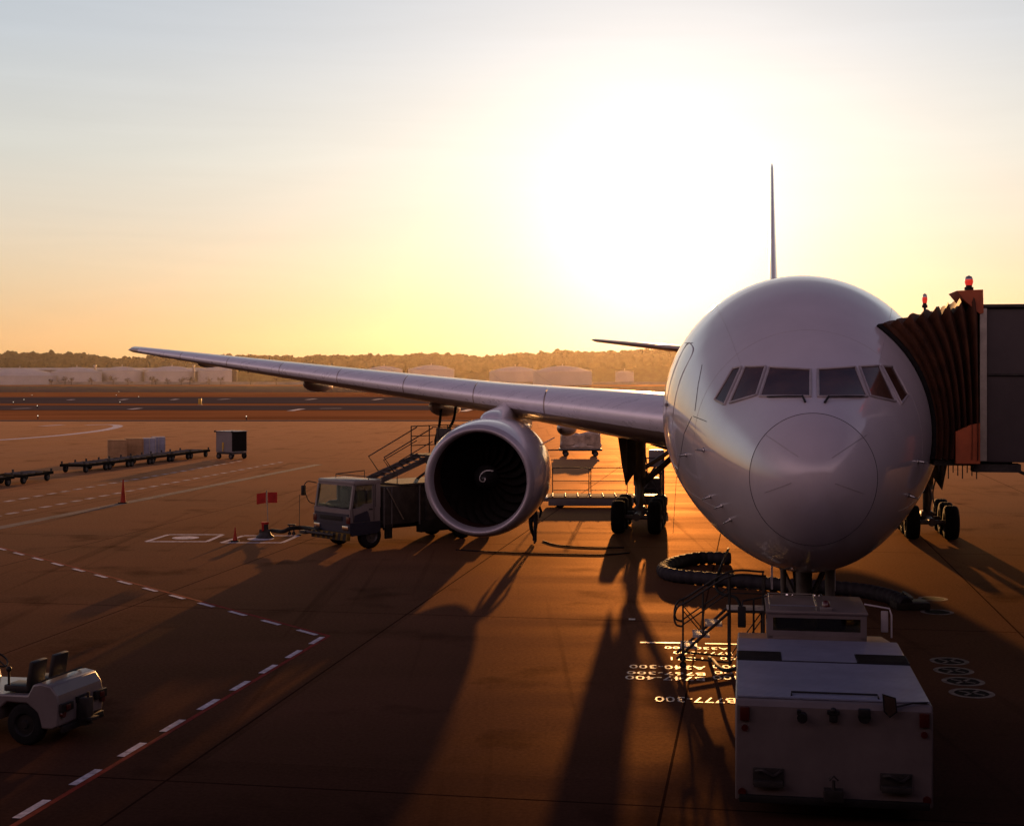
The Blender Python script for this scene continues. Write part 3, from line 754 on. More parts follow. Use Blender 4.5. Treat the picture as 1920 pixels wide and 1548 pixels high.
# nose landing gear
mb = MB(); s = 5.9
mb.cyl((0, s, .5), (0, s, 1.5), .09, .09, 14); mb.cyl((0, s, 1.2), (0, s, 2.6), .15, .17, 14); mb.cyl((-.5, s, .53), (.5, s, .53), .08, .08, 10)
for h in (-1, 1):
    mb.cyl((h * .1, s, 1.35), (h * .55, s + .25, 2.35), .06, .06, 8); mb.cyl((h * .12, s, 1.55), (h * .2, s + 1.2, 2.4), .05, .05, 8)
mb.cyl((-.26, s - .2, 1.32), (.26, s - .2, 1.32), .06, .06, 8); mb.tube([(0, s - .16, 1.4), (.02, s - .38, 1.0), (0, s - .14, .7)], .045, 8)
mb.cyl((-.42, s - .5, 2.3), (-.42, s - .5, 1.55), .07, .05, 10); mb.cyl((.52, s - .4, 2.3), (.52, s - .4, 1.5), .10, .10, 12)
ng = mb.build('nose_landing_gear', 'strut', air, 40)
for h in (-1, 1):
    mb = MB(); wheel(mb, (h * .33, s, .535), (1, 0, 0), .535, .40, .55); mb.build('wheel', ['rubber', 'rim'], ng, 40)
    mb = MB(); mb.lathe([(0, .09), (.03, .11), (.12, .09), (.16, .03)], (h * .28, s - .25, 1.55), (0, 1, 0), 16, caps=True); mb.build('taxi_light', 'chrome', ng, 60)
    mb = MB(); mb.prism([(0, 0), (1.9, 0), (1.9, .75), (0, .62)], (h * .62, s + .1, 1.65), (0, 1, 0), (0, 0, 1), (.04 * h, 0, 0)); mb.build('gear_door', 'nacelle', ng)

# ================================================================= JET BRIDGE
jb = thing('jet_bridge', 'passenger boarding bridge with pleated brown canopy docked against the airliner', 'jet bridge', L2W((3.5, 6.6, 0)), -YAW)
JO = Vector((3.5, 6.6, 0))
def J(p): return Vector(p) - JO
XO = 3.37; SN, SF = 4.95, 8.5; ZF, ZTOP = 4.42, 7.48
def fx(s, z):
    zt, zb, w, zm = sect(s); h = (zt - zm) if z >= zm else (zm - zb); q = 1 - ((z - zm) / h) ** 2
    return w * sqrt(max(q, 0.0))
inner = []; outer = []; nrm = []
NV = 16
for i in range(NV + 1):
    t = i / NV; z = ZF + .05 + (7.12 - ZF - .05) * t; inner.append(Vector((fx(SN + .1, z) + .02, SN + .1, z))); outer.append(Vector((XO, SN, ZF + .05 + (ZTOP - ZF - .05) * t))); nrm.append(Vector((0, -1, 0)))
for i in range(1, NV + 1):
    t = i / NV; s = SN + .1 + (SF - SN - .2) * t; z = 7.12 + .12 * t; inner.append(Vector((fx(s, z) + .02, s, z))); outer.append(Vector((XO, SN + (SF - SN) * t, ZTOP))); nrm.append(Vector((0, 0, 1)))
for i in range(1, NV + 1):
    t = i / NV; z = 7.24 + (ZF + .05 - 7.24) * t; inner.append(Vector((fx(SF - .1, z) + .02, SF - .1, z))); outer.append(Vector((XO, SF, ZTOP + (ZF + .05 - ZTOP) * t))); nrm.append(Vector((0, 1, 0)))
nrm[NV] = Vector((0, -.7, .7)); nrm[2 * NV] = Vector((0, .7, .7))
mb = MB(); rows = []; NP = 8
for k in range(NP * 2 + 1):
    u = k / (NP * 2); zz = (.30 if k % 2 else -.12) * (.22 + .78 * u)
    rows.append([J(inner[i].lerp(outer[i], u) + nrm[i] * zz + Vector((0, 0, .015 * sin(k * 2.1 + i)))) for i in range(len(inner))])
mb.grid(rows); mb.build('bellows', 'bellows', jb, 20)
mb = MB(); mb.tube([J(p + Vector((.02, -.03, 0))) for p in inner], .06, 8); mb.build('canopy_bumper', 'rubber', jb, 60)
# cab and tunnel
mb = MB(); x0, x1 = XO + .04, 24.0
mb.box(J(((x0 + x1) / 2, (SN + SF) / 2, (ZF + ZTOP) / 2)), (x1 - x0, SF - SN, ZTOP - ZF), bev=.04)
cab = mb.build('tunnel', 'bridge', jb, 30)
mb = MB()
mb.box(J((XO + .07, SN - .035, (ZF + ZTOP) / 2)), (.13, .07, ZTOP - ZF - .06)); mb.build('cab_post', 'steel', jb)
for (zc, hh) in ((5.15, 1.25), (7.05, .66)):
    mb = MB()
    for i in range(52): mb.box(J((XO + .92 + i * .085, SN - .02, zc)), (.035, .05, hh))
    mb.box(J((XO + .92 + 25.5 * .085, SN - .012, zc)), (52 * .085, .02, hh)); mb.build('corrugated_cladding', 'bridge', jb)
mb = MB(); mb.box(J((XO + 3, SN - .03, 6.15)), (6.0, .04, .04)); mb.box(J((XO + 3, SN - .03, 7.5)), (6.0, .1, .06)); mb.build('edge_rail', 'dark_metal', jb)
mb = MB(); mb.prism([(0, 0), (.46, 0), (.46, .80), (.28, .76), (0, .62)], J((XO - .47, SN - .2, ZF - .02)), (1, 0, 0), (0, 0, 1), (0, .16, 0)); mb.build('lower_hood', 'orange_panel', jb)
mb = MB(); mb.prism([(-.46, .32), (.04, .34), (.05, -.12), (-.02, -.14), (-.3, .12)], J((XO + .02, SN - .1, ZTOP)), (1, 0, 0), (0, 0, 1), (0, 1.2, 0)); mb.build('upper_hood', 'orange_panel', jb)
def beacon(p, r, parent):
    mb = MB(); mb.lathe([(-.10, r * .5), (-.01, r * .5), (0, r * 1.1), (.05, r * 1.1), (.06, r * .75), (.10, r * .75)], p, (0, 0, 1), 16, caps=True); b = mb.build('beacon_base', 'dark', parent, 50)
    mb = MB(); mb.lathe([(.09, r * .8), (.16, r * 1.05), (.21, r * .95)], p, (0, 0, 1), 16); mb.lathe([(.21, r * .95), (.26, r * .75), (.285, .01)], p, (0, 0, 1), 16, 1); mb.build('beacon_lens', ['red_lamp', 'steel'], b, 60)
beacon(J((XO - .18, SN + .1, ZTOP + .345)), .08, jb); beacon(J((XO - .98, SN + .5, ZTOP + .02)), .05, jb)
mb = MB(); mb.box(J((XO - .1, (SN + SF) / 2, ZF - .02)), (1.5, SF - SN - .3, .12)); mb.box(J((XO + .35, SN + .25, ZF - .12)), (.9, .4, .16))
for i in range(9): mb.cyl(J((XO - .75 + i * .09, SN + .12, ZF - .05)), J((XO - .75 + i * .09, SN + .12, ZF - .22 - .06 * (i % 3))), .012, n=6)
mb.tube(catmull([J((XO + .5, SN + .1, ZF - .05)), J((XO + 1.2, SN + .15, ZF - .3)), J((XO + 2.2, SN + .1, ZF - .05))], 8), .035, 6); mb.build('cab_floor', 'dark_metal', jb)
mb = MB(); mb.cyl(J((XO + 1.0, SN + .2, ZTOP)), J((XO + 1.0, SN + .2, ZTOP + .12)), .03, n=8); mb.box(J((XO + .98, SN + .2, ZTOP + .1)), (.14, .1, .14), bev=.02); mb.build('roof_camera', 'dark', jb)
mb = MB()
for yy in (5.6, 7.9): mb.cyl(J((13.5, yy, .9)), J((13.5, yy, ZF)), .28, .28, 16)
mb.box(J((13.5, 6.75, .75)), (1.2, 3.2, .5), bev=.05); dl = mb.build('drive_column', 'bridge', jb, 40)
for yy in (5.5, 8.0):
    mb = MB(); wheel(mb, J((13.5, yy, .5)), (0, 1, 0), .5, .4); mb.build('wheel', ['rubber', 'rim'], dl, 40)
mb = MB(); mb.cyl(J((22.5, 6.7, 0)), J((22.5, 6.7, ZF)), .6, .6, 24); mb.build('rotunda_column', 'bridge', jb, 40)

# ================================================================= AIRCRAFT TRACTOR (nose tug)
tug = thing('aircraft_tug', 'big flat white pushback tractor in the shade under the nose', 'tug', (4.38, 19.2, 0), -0.164)
HW = 1.32
mb = MB()
mb.prism([(0, .30), (0, 1.60), (.06, 1.68), (4.45, 1.70), (4.5, 1.64), (7.2, 1.30), (7.3, 1.2), (7.3, .35), (6.6, .30)], (-HW, 0, 0), (0, 1, 0), (0, 0, 1), (2 * HW, 0, 0))
M['tug_paint'] = mat('tug_shaded_white', (0.165, 0.13, 0.12), 0.45, coat=0.05, var=0.12, scale=1.2, rvar=.06)  # white darkened in the colour so the tug reads as shaded
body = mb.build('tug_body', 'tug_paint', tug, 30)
bv = body.modifiers.new('edge', 'BEVEL'); bv.width = .025; bv.segments = 2; bv.limit_method = 'ANGLE'; bv.angle_limit = radians(50)
mb = MB()
mb.box((0, 1.35, 1.698), (2 * HW - .06, 2.45, .02)); mb.box((0, 3.52, 1.706), (2 * HW - .06, 1.75, .02))
mb.build('deck_plate', 'deck', body)
mb = MB(); mb.box((0, 2.61, 1.70), (2 * HW - .04, .03, .03)); mb.build('hatch_edge', 'dark', body); mb = MB(); mb.tube([(-.55, .22, 1.715), (-.55, .38, 1.73), (.62, .38, 1.73), (.62, .2, 1.715)], .014, 6); mb.build('grab_handle', 'dark', body)
for (x0, x1) in ((-1.31, -.62), (.52, 1.31)):
    mb = MB(); mb.box(((x0 + x1) / 2, 2.95, 1.715), (x1 - x0, .62, .014))
    for i in range(9): mb.box(((x0 + x1) / 2, 2.68 + i * .068, 1.724), (x1 - x0 - .04, .02, .014))
    mb.build('cooling_grille', 'dark', body)
# cab
CY = 4.5; CWX0, CWX1 = -.82, .82
mb = MB(); mb.box((0, CY + .85, 1.69), (1.64, 1.7, .2), bev=.02)
for x in (-.77, .77):
    for y in (CY + .05, CY + 1.62): mb.box((x, y, 2.0), (.1, .1, .55))
mb.box((0, CY + .04, 2.235), (1.64, .09, .10)); mb.box((0, CY + .84, 2.31), (1.68, 1.75, .07), bev=.025)
for x in (-.80, .80): mb.box((x, CY + .84, 2.24), (.06, 1.5, .08))
mb.box((0, CY + .02, 1.83), (1.62, .05, .12))
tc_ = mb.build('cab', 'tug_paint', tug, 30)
tc_.scale = (1, 1, .75); tc_.location = (0, 0, 1.69 * .25)
mb = MB(); mb.box((0, CY + .06, 2.02), (1.45, .012, .36)); mb.build('rear_window', 'tinted', tc_)
mb = MB(); mb.box((0, CY + 1.66, 2.02), (1.45, .012, .4)); mb.build('windscreen', 'glass', tc_)
mb = MB(); mb.tube([(-.77, CY + .08, 2.36), (-.77, CY + .08, 2.44), (.0, CY + .08, 2.44), (.0, CY + .08, 2.36)], .014, 6); mb.tube([(-.77, CY + .08, 2.44), (-.77, CY + 1.4, 2.44), (0, CY + 1.4, 2.44), (0, CY + .08, 2.44)], .014, 6)
mb.build('roof_rail', 'steel', tc_)
mb = MB(); mb.box((.16, CY + .12, 2.385), (.2, .14, .09), bev=.02); b_ = mb.build('beacon_base', 'white_body', tc_)
mb = MB(); mb.lathe([(0, .07), (.1, .065), (.13, .03), (.14, .002)], (.16, CY + .12, 2.43), (0, 0, 1), 14, caps=True); mb.build('beacon_lens', 'red_lens', b_, 60)
for x in (-.42, .28):
    mb = MB(); mb.box((x, CY + .75, 1.95), (.5, .14, .38), bev=.06); mb.box((x, CY + 1.0, 1.82), (.5, .5, .1), bev=.03); mb.box((x, CY + .75, 2.17), (.26, .10, .14), bev=.04); mb.build('seat', 'seat', tc_)
# cab side mirrors and frames
mb = MB(); mb.box((-1.24, CY + .3, 2.0), (.14, .05, .36), bev=.02); mb.tube([(-1.24, CY + .3, 2.18), (-1.22, CY + .4, 2.26), (-.82, CY + .7, 2.30)], .014, 6); mb.tube([(-1.04, CY + .5, 2.28), (-1.04, CY + .5, 1.7)], .02, 6); mb.build('side_mirror', 'dark', tug)
mb = MB(); mb.tube([(.82, CY + .5, 2.24), (1.22, CY + .35, 2.2), (1.25, CY + .3, 2.1), (1.25, CY + .3, 1.72)], .016, 6); mb.box((1.14, CY + .35, 1.98), (.12, .05, .36), bev=.02); mb.build('side_mirror', 'frame_grey', tug)
mb = MB(); mb.prism([(0, .22), (.18, .17), (.20, -.02), (.10, -.10), (.02, -.02)], (.64, -.10, 1.63), (1, 0, 0), (0, 0, 1), (0, .03, 0), 0); mb.tube([(.84, -.08, 1.68), (1.05, 0, 1.72), (1.28, .15, 1.70)], .013, 6)
mr = mb.build('rear_mirror', 'dark', tug)
mb = MB(); mb.prism([(.02, .205), (.165, .16), (.18, -.01), (.10, -.08), (.035, -.01)], (.64, -.106, 1.63), (1, 0, 0), (0, 0, 1), (0, .004, 0)); mb.build('mirror_glass', 'mirror', mr)
# rear face equipment
for x in (-1.19, 1.2):
    mb = MB(); mb.box((x, -.025, 1.50), (.13, .06, .19), bev=.012); mb.build('tail_light', 'red_lens', tug)
    mb = MB(); mb.cyl((x, -.03, 1.30), (x, .01, 1.30), .045, n=16); mb.build('reflector', 'red_lens', tug, 40)
    mb = MB(); mb.cyl((x * 1.03, -.03, .42), (x * 1.03, .01, .42), .055, n=16); mb.build('reflector', 'red_lens', tug, 40)
mb = MB(); mb.cyl((-.42, -.12, 1.48), (-.40, .01, 1.50), .07, .05, n=14); mb.box((-.46, -.05, 1.55), (.05, .08, .06)); mb.build('work_light', 'dark', tug, 40)
mb = MB(); mb.cyl((.41, -.09, 1.52), (.41, .01, 1.52), .085, n=18); mb.box((.41, -.05, 1.57), (.16, .1, .12), bev=.02); mb.build('work_light', 'dark', tug, 40)
mb = MB(); mb.box((.0, -.04, 1.56), (.16, .08, .05)); mb.box((0, -.04, 1.48), (.11, .06, .10), bev=.015); mb.sphere((0, -.05, 1.59), .045, 0, 2); mb.build('number_plate_lamp', 'dark', tug, 40)
for x in (-.87, .83):
    mb = MB(); mb.box((x, -.012, .64), (.42, .04, .24), bev=.012)
    mb.box((x, -.06, .56), (.40, .12, .08), bev=.01); mb.tube(catmull([(x - .17, -.05, .72), (x - .08, -.12, .75), (x + .06, -.10, .68), (x + .17, -.05, .74)], 5), .022, 6); mb.build('tow_hook_bracket', 'dark_metal', tug, 40)
mb = MB(); mb.box((0, -.08, .45), (.26, .18, .16), bev=.015); mb.cyl((0, -.12, .44), (0, -.12, .66), .022, n=8); mb.tube([(-.06, -.12, .66), (0, -.12, .72), (.06, -.12, .66)], .014, 6); mb.build('tow_hitch', 'dark_metal', tug, 40)
mb = MB(); mb.box((0, -.03, .34), (2 * HW - .1, .08, .1), bev=.02); mb.build('rear_bumper', 'dark', tug)
for x in (-1.05, 1.05):
    for y in (1.3, 5.9):
        mb = MB(); wheel(mb, (x, y, .56), (1, 0, 0), .56, .42, .5); mb.build('wheel', ['rubber', 'rim'], tug, 40)
# tow bar to the nose gear
tb = thing('tow_bar', 'steel tow bar between the white tug and the nose wheels', 'tow bar', L2W((0, 3.9, 0)), -YAW)
mb = MB(); mb.cyl((0, -.9, .55), (0, 1.6, .55), .06, n=12); mb.cyl((-.3, 1.62, .53), (.3, 1.62, .53), .05, n=10); mb.build('bar', 'yellow', tb, 40)
for x in (-.25, .25):
    mb = MB(); wheel(mb, (x, .3, .2), (1, 0, 0), .2, .12); mb.cyl((x, .3, .2), (0, .3, .52), .03, n=8); mb.build('wheel', ['rubber', 'rim'], tb, 40)

# ================================================================= SERVICE STEPS beside the tug
st = thing('service_steps', 'small steel step ladder with handrails and perforated treads left of the tug', 'steps', G(1318, 1246), -0.12)
sx = lambda px: (px - 1318) / 87.0
mb = MB()
treads = [(-.30, .42), (-.04, .66), (.22, .90)]
for y in (-.32, .32):
    mb.cyl((-.55, y, .18), (.58, y, 1.22), .03, n=8); mb.cyl((-.42, y, 0.05), (-.42, y, .30), .025, n=8); mb.cyl((.55, y, .06), (.55, y, 1.2), .028, n=8); mb.cyl((1.25, y, .06), (1.25, y, 1.2), .028, n=8)
    mb.cyl((.5, y, 1.2), (1.3, y, 1.2), .03, n=8); mb.cyl((.55, y, .1), (1.25, y, 1.1), .014, n=6)
    mb.cyl((-.35, y, .2), (.6, y, .12), .022, n=8)
mb.cyl((-.42, -.32, .12), (-.42, .32, .12), .02, n=8); mb.cyl((1.25, -.32, .12), (1.25, .32, .12), .02, n=8)
fr = mb.build('frame', 'dark_metal', st, 50)
for (x, z) in treads:
    mb = MB(); mb.box((x, -.3, z), (.36, .03, .05)); mb.box((x, .3, z), (.36, .03, .05))
    for i in range(6): mb.box((x, -.25 + i * .1, z), (.35, .065, .03))
    mb.build('tread', 'text', st)  # white paint makes the steel treads look sunlit
mb = MB(); mb.box((.9, 0, 1.22), (.8, .64, .03), bev=.006); mb.build('platform', 'text', st)
for y in (-.32, .32):
    mb = MB()
    mb.tube(catmull([(1.3, y, 1.95), (.55, y, 1.93), (-.3, y, 1.40), (-.52, y, 1.28), (-.60, y, 1.08), (-.56, y, .90), (-.42, y, .86)], 6), .022, 8)
    mb.cyl((-.42, y, .3), (-.42, y, 1.34), .02, n=8); mb.cyl((.0, y, .7), (.0, y, 1.58), .018, n=8); mb.cyl((.55, y, 1.2), (.55, y, 1.93), .02, n=8); mb.cyl((1.27, y, 1.2), (1.27, y, 1.95), .02, n=8)
    mb.cyl((.55, y, 1.58), (1.27, y, 1.58), .015, n=8); mb.cyl((-.42, y, .9), (.55, y, 1.6), .015, n=8); mb.cyl((-.42, y, 1.2), (0, y, .7), .013, n=6)
    mb.build('handrail', 'dark_metal', st, 60)
for x in (-.42, 1.25):
    mb = MB()
    for y in (-.32, .32): wheel(mb, (x, y, .07), (0, 1, 0), .07, .05, .5, 14)
    mb.build('castor', ['rubber', 'rim'], st, 40)

# ================================================================= AIR HOSE, POWER CABLE
hp = [G(1370, 1046, .2), G(1310, 1046, .2), G(1262, 1056, .2), G(1243, 1068, .2), G(1262, 1078, .2), G(1320, 1084, .2), G(1400, 1090, .2), G(1480, 1097, .2), G(1560, 1101, .2), G(1625, 1108, .2), G(1672, 1119, .2), G(1700, 1133, .15)]
cv = catmull(hp, 16); mb = MB(); rr = [(.205 if i % 4 else .175) for i in range(len(cv))]
hose_ob = tag(mb.tube(cv, rr, 16).build('air_hose', 'hose_fab', smooth=60), 'fat grey ribbed air hose looped on the apron behind the nose wheels', 'hose')
pit = thing('air_outlet_pit', 'dark service pit fitting on the ground at the end of the fat hose', 'ground pit', G(1706, 1140))
mb = MB(); mb.box((0, 0, .10), (.9, .7, .2), bev=.05); mb.build('pit_cover', 'dark_metal', pit); mb = MB(); mb.cyl((-.15, .05, .18), (-.05, .0, .36), .2, .16, n=16); mb.build('coupling', 'dark', pit, 40)
cpts = [L2W(hit(1366, 1028)), P(1352, 1062, 31), P(1342, 1095, 30.4), P(1352, 1112, 30.0), P(1378, 1119, 29.6), P(1388, 1135, 29.2), P(1390, 1160, 28.8)]
mb = MB(); tag(mb.tube(catmull(cpts, 8), .035, 8).build('power_cable', 'cable', smooth=180), 'black ground power cable hanging from the nose belly to the steps', 'cable')
cpts = [G(1383, 1252, .55), G(1360, 1256, .4), G(1346, 1248, .3), G(1338, 1238, .15), G(1330, 1232, .04)]
mb = MB(); tag(mb.tube(catmull(cpts, 8), .04, 8).build('air_hose', 'cable', smooth=180), 'thin black hose curling to the ground off the side of the tug', 'hose')
for (pts, lab) in ((((855, 1030), (920, 1034), (1000, 1037), (1080, 1039), (1130, 1039.5), (1180, 1036)), 'black cable lying across the apron from engine to landing gear, nearer of two'),
                   (((1018, 1013.5), (1038, 1020), (1070, 1024), (1120, 1026), (1170, 1026)), 'thin black cable trailing right from the feet of the walking worker')):
    mb = MB(); tag(mb.tube(catmull([G(*p, .025) for p in pts], 8), .025, 6).build('ground_cable', 'cable', smooth=180), lab, 'cable')

# ================================================================= BAGGAGE TRACTOR bottom left
rzb = atan2(.28, -.963)                               # local +x looks forward
bt = thing('baggage_tractor', 'small open white tow tractor with two black seats, cropped at the bottom left', 'tow tractor', (-7.27, 23.80, 0), rzb)
HB = .66
mb = MB()
# rear deck block with wheel arches cut by side profile
side_prof = [(0.0, .38), (0.05, .80), (.12, .98), (.30, 1.04), (.75, .98), (.95, .82), (1.5, .80), (1.5, .66), (1.0, .66), (.93, .50), (.90, .32)]
arch = [(.34, .30), (.34, .30)]
prof = [(0.02, .36), (0.0, .66), (.04, .86), (.16, 1.02), (.34, 1.05), (.50, 1.02), (.60, .84), (2.05, .80), (2.1, 1.0), (2.9, .92), (3.05, .80), (3.08, .40), (2.85, .30), (2.1, .30), (2.0, .36), (1.22, .36), (1.16, .58), (1.0, .70), (.62, .70), (.42, .56), (.34, .30), (.14, .30)]
mb.prism([(-p[0], p[1]) if False else (p[0], p[1]) for p in prof], (0, -HB, 0), (1, 0, 0), (0, 0, 1), (0, 2 * HB, 0))
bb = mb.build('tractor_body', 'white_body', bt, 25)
bv = bb.modifiers.new('edge', 'BEVEL'); bv.width = .03; bv.segments = 2; bv.limit_method = 'ANGLE'; bv.angle_limit = radians(40)
for y in (-.30, .32):
    mb = MB(); R = Matrix.Rotation(radians(-10), 4, 'Y')
    mb.box((.66, y, 1.12), (.09, .42, .50), bev=.04, rot=R); mb.box((.92, y, .90), (.48, .42, .12), bev=.04); mb.build('seat', 'seat', bt)
mb = MB()
for y in (-.5, .5): mb.box((-.035, y, .66), (.06, .34, .14), bev=.01)
mb.box((-.02, 0, .70), (.05, .36, .1)); mb.build('tail_lamp_recess', 'dark', bt)
for y in (-.58, .58):
    mb = MB(); mb.cyl((-.05, y, .55), (.02, y, .55), .05, n=14); mb.build('reflector', 'red_lens', bt, 40)
    mb = MB(); mb.box((-.05, y * .86, .66), (.07, .12, .09), bev=.012); mb.build('tail_light', 'red_lens', bt)
mb = MB(); mb.box((-.10, .06, .50), (.2, .2, .46), bev=.02); mb.cyl((-.16, .06, .30), (-.16, .06, .82), .025, n=8); mb.box((-.2, .06, .38), (.18, .26, .05), bev=.01); mb.build('tow_hitch', 'dark_metal', bt, 40)
mb = MB(); mb.box((-.015, 0, .30), (.08, 1.2, .12), bev=.03); mb.build('rear_bumper', 'dark', bt)
mb = MB(); mb.tube([(.48, -.5, 1.03), (.33, -.5, 1.09), (.33, .5, 1.09), (.48, .5, 1.03)], .016, 6); mb.build('grab_rail', 'dark', bt, 60)
mb = MB(); cst = Vector((1.88, -.3, 1.18)); ax = Vector((-.6, 0, .8)).normalized(); d, a, b = frame_of(ax)
mb.tube([cst + (a * cos(2 * pi * i / 24) + b * sin(2 * pi * i / 24)) * .19 for i in range(24)], .016, 6, closed=True)
for i in range(3): mb.cyl(cst, cst + (a * cos(2 * pi * i / 3 + .5) + b * sin(2 * pi * i / 3 + .5)) * .19, .012, n=6)
mb.cyl(cst, cst + Vector((.2, 0, -.34)), .025, n=8); mb.build('steering_wheel', 'dark', bt, 60)
mb = MB(); mb.cyl((1.75, .58, .84), (1.75, .58, 1.32), .016, n=8); mb.box((1.75, .58, 1.42), (.05, .12, .20), bev=.02); mb.build('wing_mirror', 'dark', bt)
mb = MB(); mb.cyl((1.0, .60, .98), (1.0, .60, 1.2), .02, n=8); mb.sphere((1.0, .60, 1.24), .05, 0, 2); mb.build('beacon_lens', 'dark', bt, 60)
for x in (.66, 2.45):
    for y in (-.56, .56):
        mb = MB(); wheel(mb, (x, y, .35), (0, 1, 0), .35, .22, .55); mb.build('wheel', ['rubber', 'dark'], bt, 40)

# ================================================================= REFUELLING TRUCK
tr = thing('refuelling_truck', 'white and dark blue hydrant refuelling truck parked beside the engine', 'truck', (-6.36, 49.65, 0), radians(-46))
TW = 1.05
mb = MB()      # cab shell: lower box, posts, roof, rear wall
mb.prism([(0.02, .95), (0.0, 1.42), (.10, 1.46), (1.34, 1.46), (1.34, .95)], (-TW, 0, 0), (0, 1, 0), (0, 0, 1), (2 * TW, 0, 0))
for x in (-TW + .045, TW - .045):
    mb.prism([(.03, 1.44), (.16, 2.26), (.25, 2.26), (.13, 1.44)], (x - .04, 0, 0), (0, 1, 0), (0, 0, 1), (.08, 0, 0)); mb.box((x, 1.06, 1.86), (.08, .12, .84)); mb.box((x, 1.26, 1.86), (.08, .20, .84))
    mb.prism([(.1, 1.44), (1.05, 1.44), (1.05, 1.60), (.66, 1.60), (.45, 1.48)], (x - .035, 0, 0), (0, 1, 0), (0, 0, 1), (.07, 0, 0))
mb.box((0, 1.32, 1.86), (2 * TW - .04, .05, .84)); mb.box((0, .78, 2.34), (2 * TW, 1.24, .18), bev=.07); mb.box((0, .22, 2.26), (2 * TW - .1, .12, .06))
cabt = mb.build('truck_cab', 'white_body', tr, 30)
mb = MB(); mb.prism([(0.0, .62), (-.01, .96), (.02, .97), (1.36, .97), (1.36, .62), (1.2, .55), (.1, .5)], (-TW - .005, 0, 0), (0, 1, 0), (0, 0, 1), (2 * TW + .01, 0, 0)); mb.prism([(-.02, .9), (-.022, 1.27), (.01, 1.27), (.01, .9)], (-TW + .08, 0, 0), (0, 1, 0), (0, 0, 1), (2 * TW - .16, 0, 0)); mb.build('cab_skirt', 'blue_paint', tr, 30)
mb = MB(); mb.poly([(-TW + .1, .05, 1.47), (TW - .1, .05, 1.47), (TW - .12, .17, 2.22), (-TW + .12, .17, 2.22)]); mb.build('windscreen', 'glass', cabt, 0)
for x in (-TW + .02, TW - .02):
    mb = MB(); mb.poly([(x, .14, 1.50), (x, .45, 1.52), (x, .66, 1.62), (x, 1.02, 1.62), (x, 1.02, 2.24), (x, .26, 2.24)]); mb.build('side_window', 'glass', cabt, 0)
for x in (-TW - .004, TW + .004):
    mb = MB(); mb.tube([(x, .16, .98), (x, .12, 1.45), (x, .27, 2.25), (x, 1.06, 2.26), (x, 1.06, 1.0)], .011, 6); mb.build('door_seam', 'dark', cabt)
    mb = MB(); mb.box((x, .92, 1.40), (.03, .16, .045), bev=.01); mb.build('door_handle', 'dark', cabt)
    mb = MB(); mb.prism([(.16, .98), (.20, 1.22), (.75, 1.36), (.82, 1.28), (.9, .98)], (x - .004, 0, 0), (0, 1, 0), (0, 0, 1), (.008, 0, 0)); mb.build('door_panel', 'blue_paint', cabt)
mb = MB(); mb.box((0, .04, 1.36), (1.5, .02, .035)); mb.build('front_seam', 'dark', cabt)
mb = MB(); mb.box((0, -.03, 1.10), (1.3, .03, .16), bev=.01)
for i in range(4): mb.box((0, -.045, 1.04 + i * .04), (1.26, .012, .012))
mb.build('grille', 'dark', cabt)
for x in (-.5, .5):
    mb = MB(); mb.box((x, .98, 1.72), (.46, .12, .62), bev=.05); mb.box((x, .98, 2.10), (.26, .1, .18), bev=.04); mb.build('seat', 'seat', cabt)
mb = MB(); mb.box((0, .22, 1.50), (1.9, .2, .08), bev=.03)
cst = Vector((.5, .42, 1.6)); d, a, b = frame_of(Vector((0, .5, .85))); mb.tube([cst + (a * cos(2 * pi * i / 20) + b * sin(2 * pi * i / 20)) * .2 for i in range(20)], .018, 6, closed=True); mb.build('dashboard', 'dark', cabt, 40)
mb = MB(); mb.tube(catmull([(-TW, .12, 1.48), (-TW - .16, -.12, 1.62), (-TW - .30, -.2, 2.1), (-TW - .22, -.12, 2.3), (-TW, .12, 2.26)], 6), .02, 6); mb.box((-TW - .36, -.2, 1.98), (.10, .16, .36), bev=.03); mb.build('side_mirror', 'dark', tr, 60)
mb = MB(); mb.tube([(-.5, .03, 1.50), (-.1, .0, 1.46), (.2, .02, 1.49)], .012, 6); mb.tube([(.2, .03, 1.50), (.6, .0, 1.46), (.85, .02, 1.5)], .012, 6); mb.build('windscreen_wiper', 'dark', cabt)
for x in (-TW + .09, TW - .09):
    mb = MB(); mb.box((x, -.005, 1.06), (.2, .06, .24), bev=.02); mb.build('indicator_lamp', 'red_lens', tr)
    mb = MB(); mb.box((x * .86, -.02, .78), (.34, .06, .16), bev=.02); mb.build('headlight', 'chrome', tr)
mb = MB(); mb.box((0, -.05, .48), (2.1, .16, .26), bev=.03)
M['dull_yellow'] = mat('dull_yellow_paint', (0.16, 0.095, 0.015), 0.6, spec=.2, var=.3)
bmpr = mb.build('front_bumper', 'dull_yellow', tr)
mb = MB()
for i in range(7): mb.prism([(-.1, -.13), (.06, -.13), (.12, .13), (-.04, .13)], (-.9 + i * .3, -.136, .48), (1, 0, 0), (0, 0, 1), (0, .004, 0))
mb.build('bumper_stripe', 'dark', bmpr)
mb = MB(); mb.cyl((-1.2, -.25, .52), (.4, -.2, .52), .05, n=8); mb.box((-1.3, -.24, .5), (.3, .2, .12), bev=.02); mb.build('hose_boom', 'dark_metal', tr)
mb = MB()
for x in (-.42, .42): mb.box((x, 4.1, .72), (.12, 7.6, .22))
for y in (1.6, 3.4, 5.2, 7.0): mb.box((0, y, .72), (.9, .14, .16))
mb.build('chassis', 'dark_metal', tr)
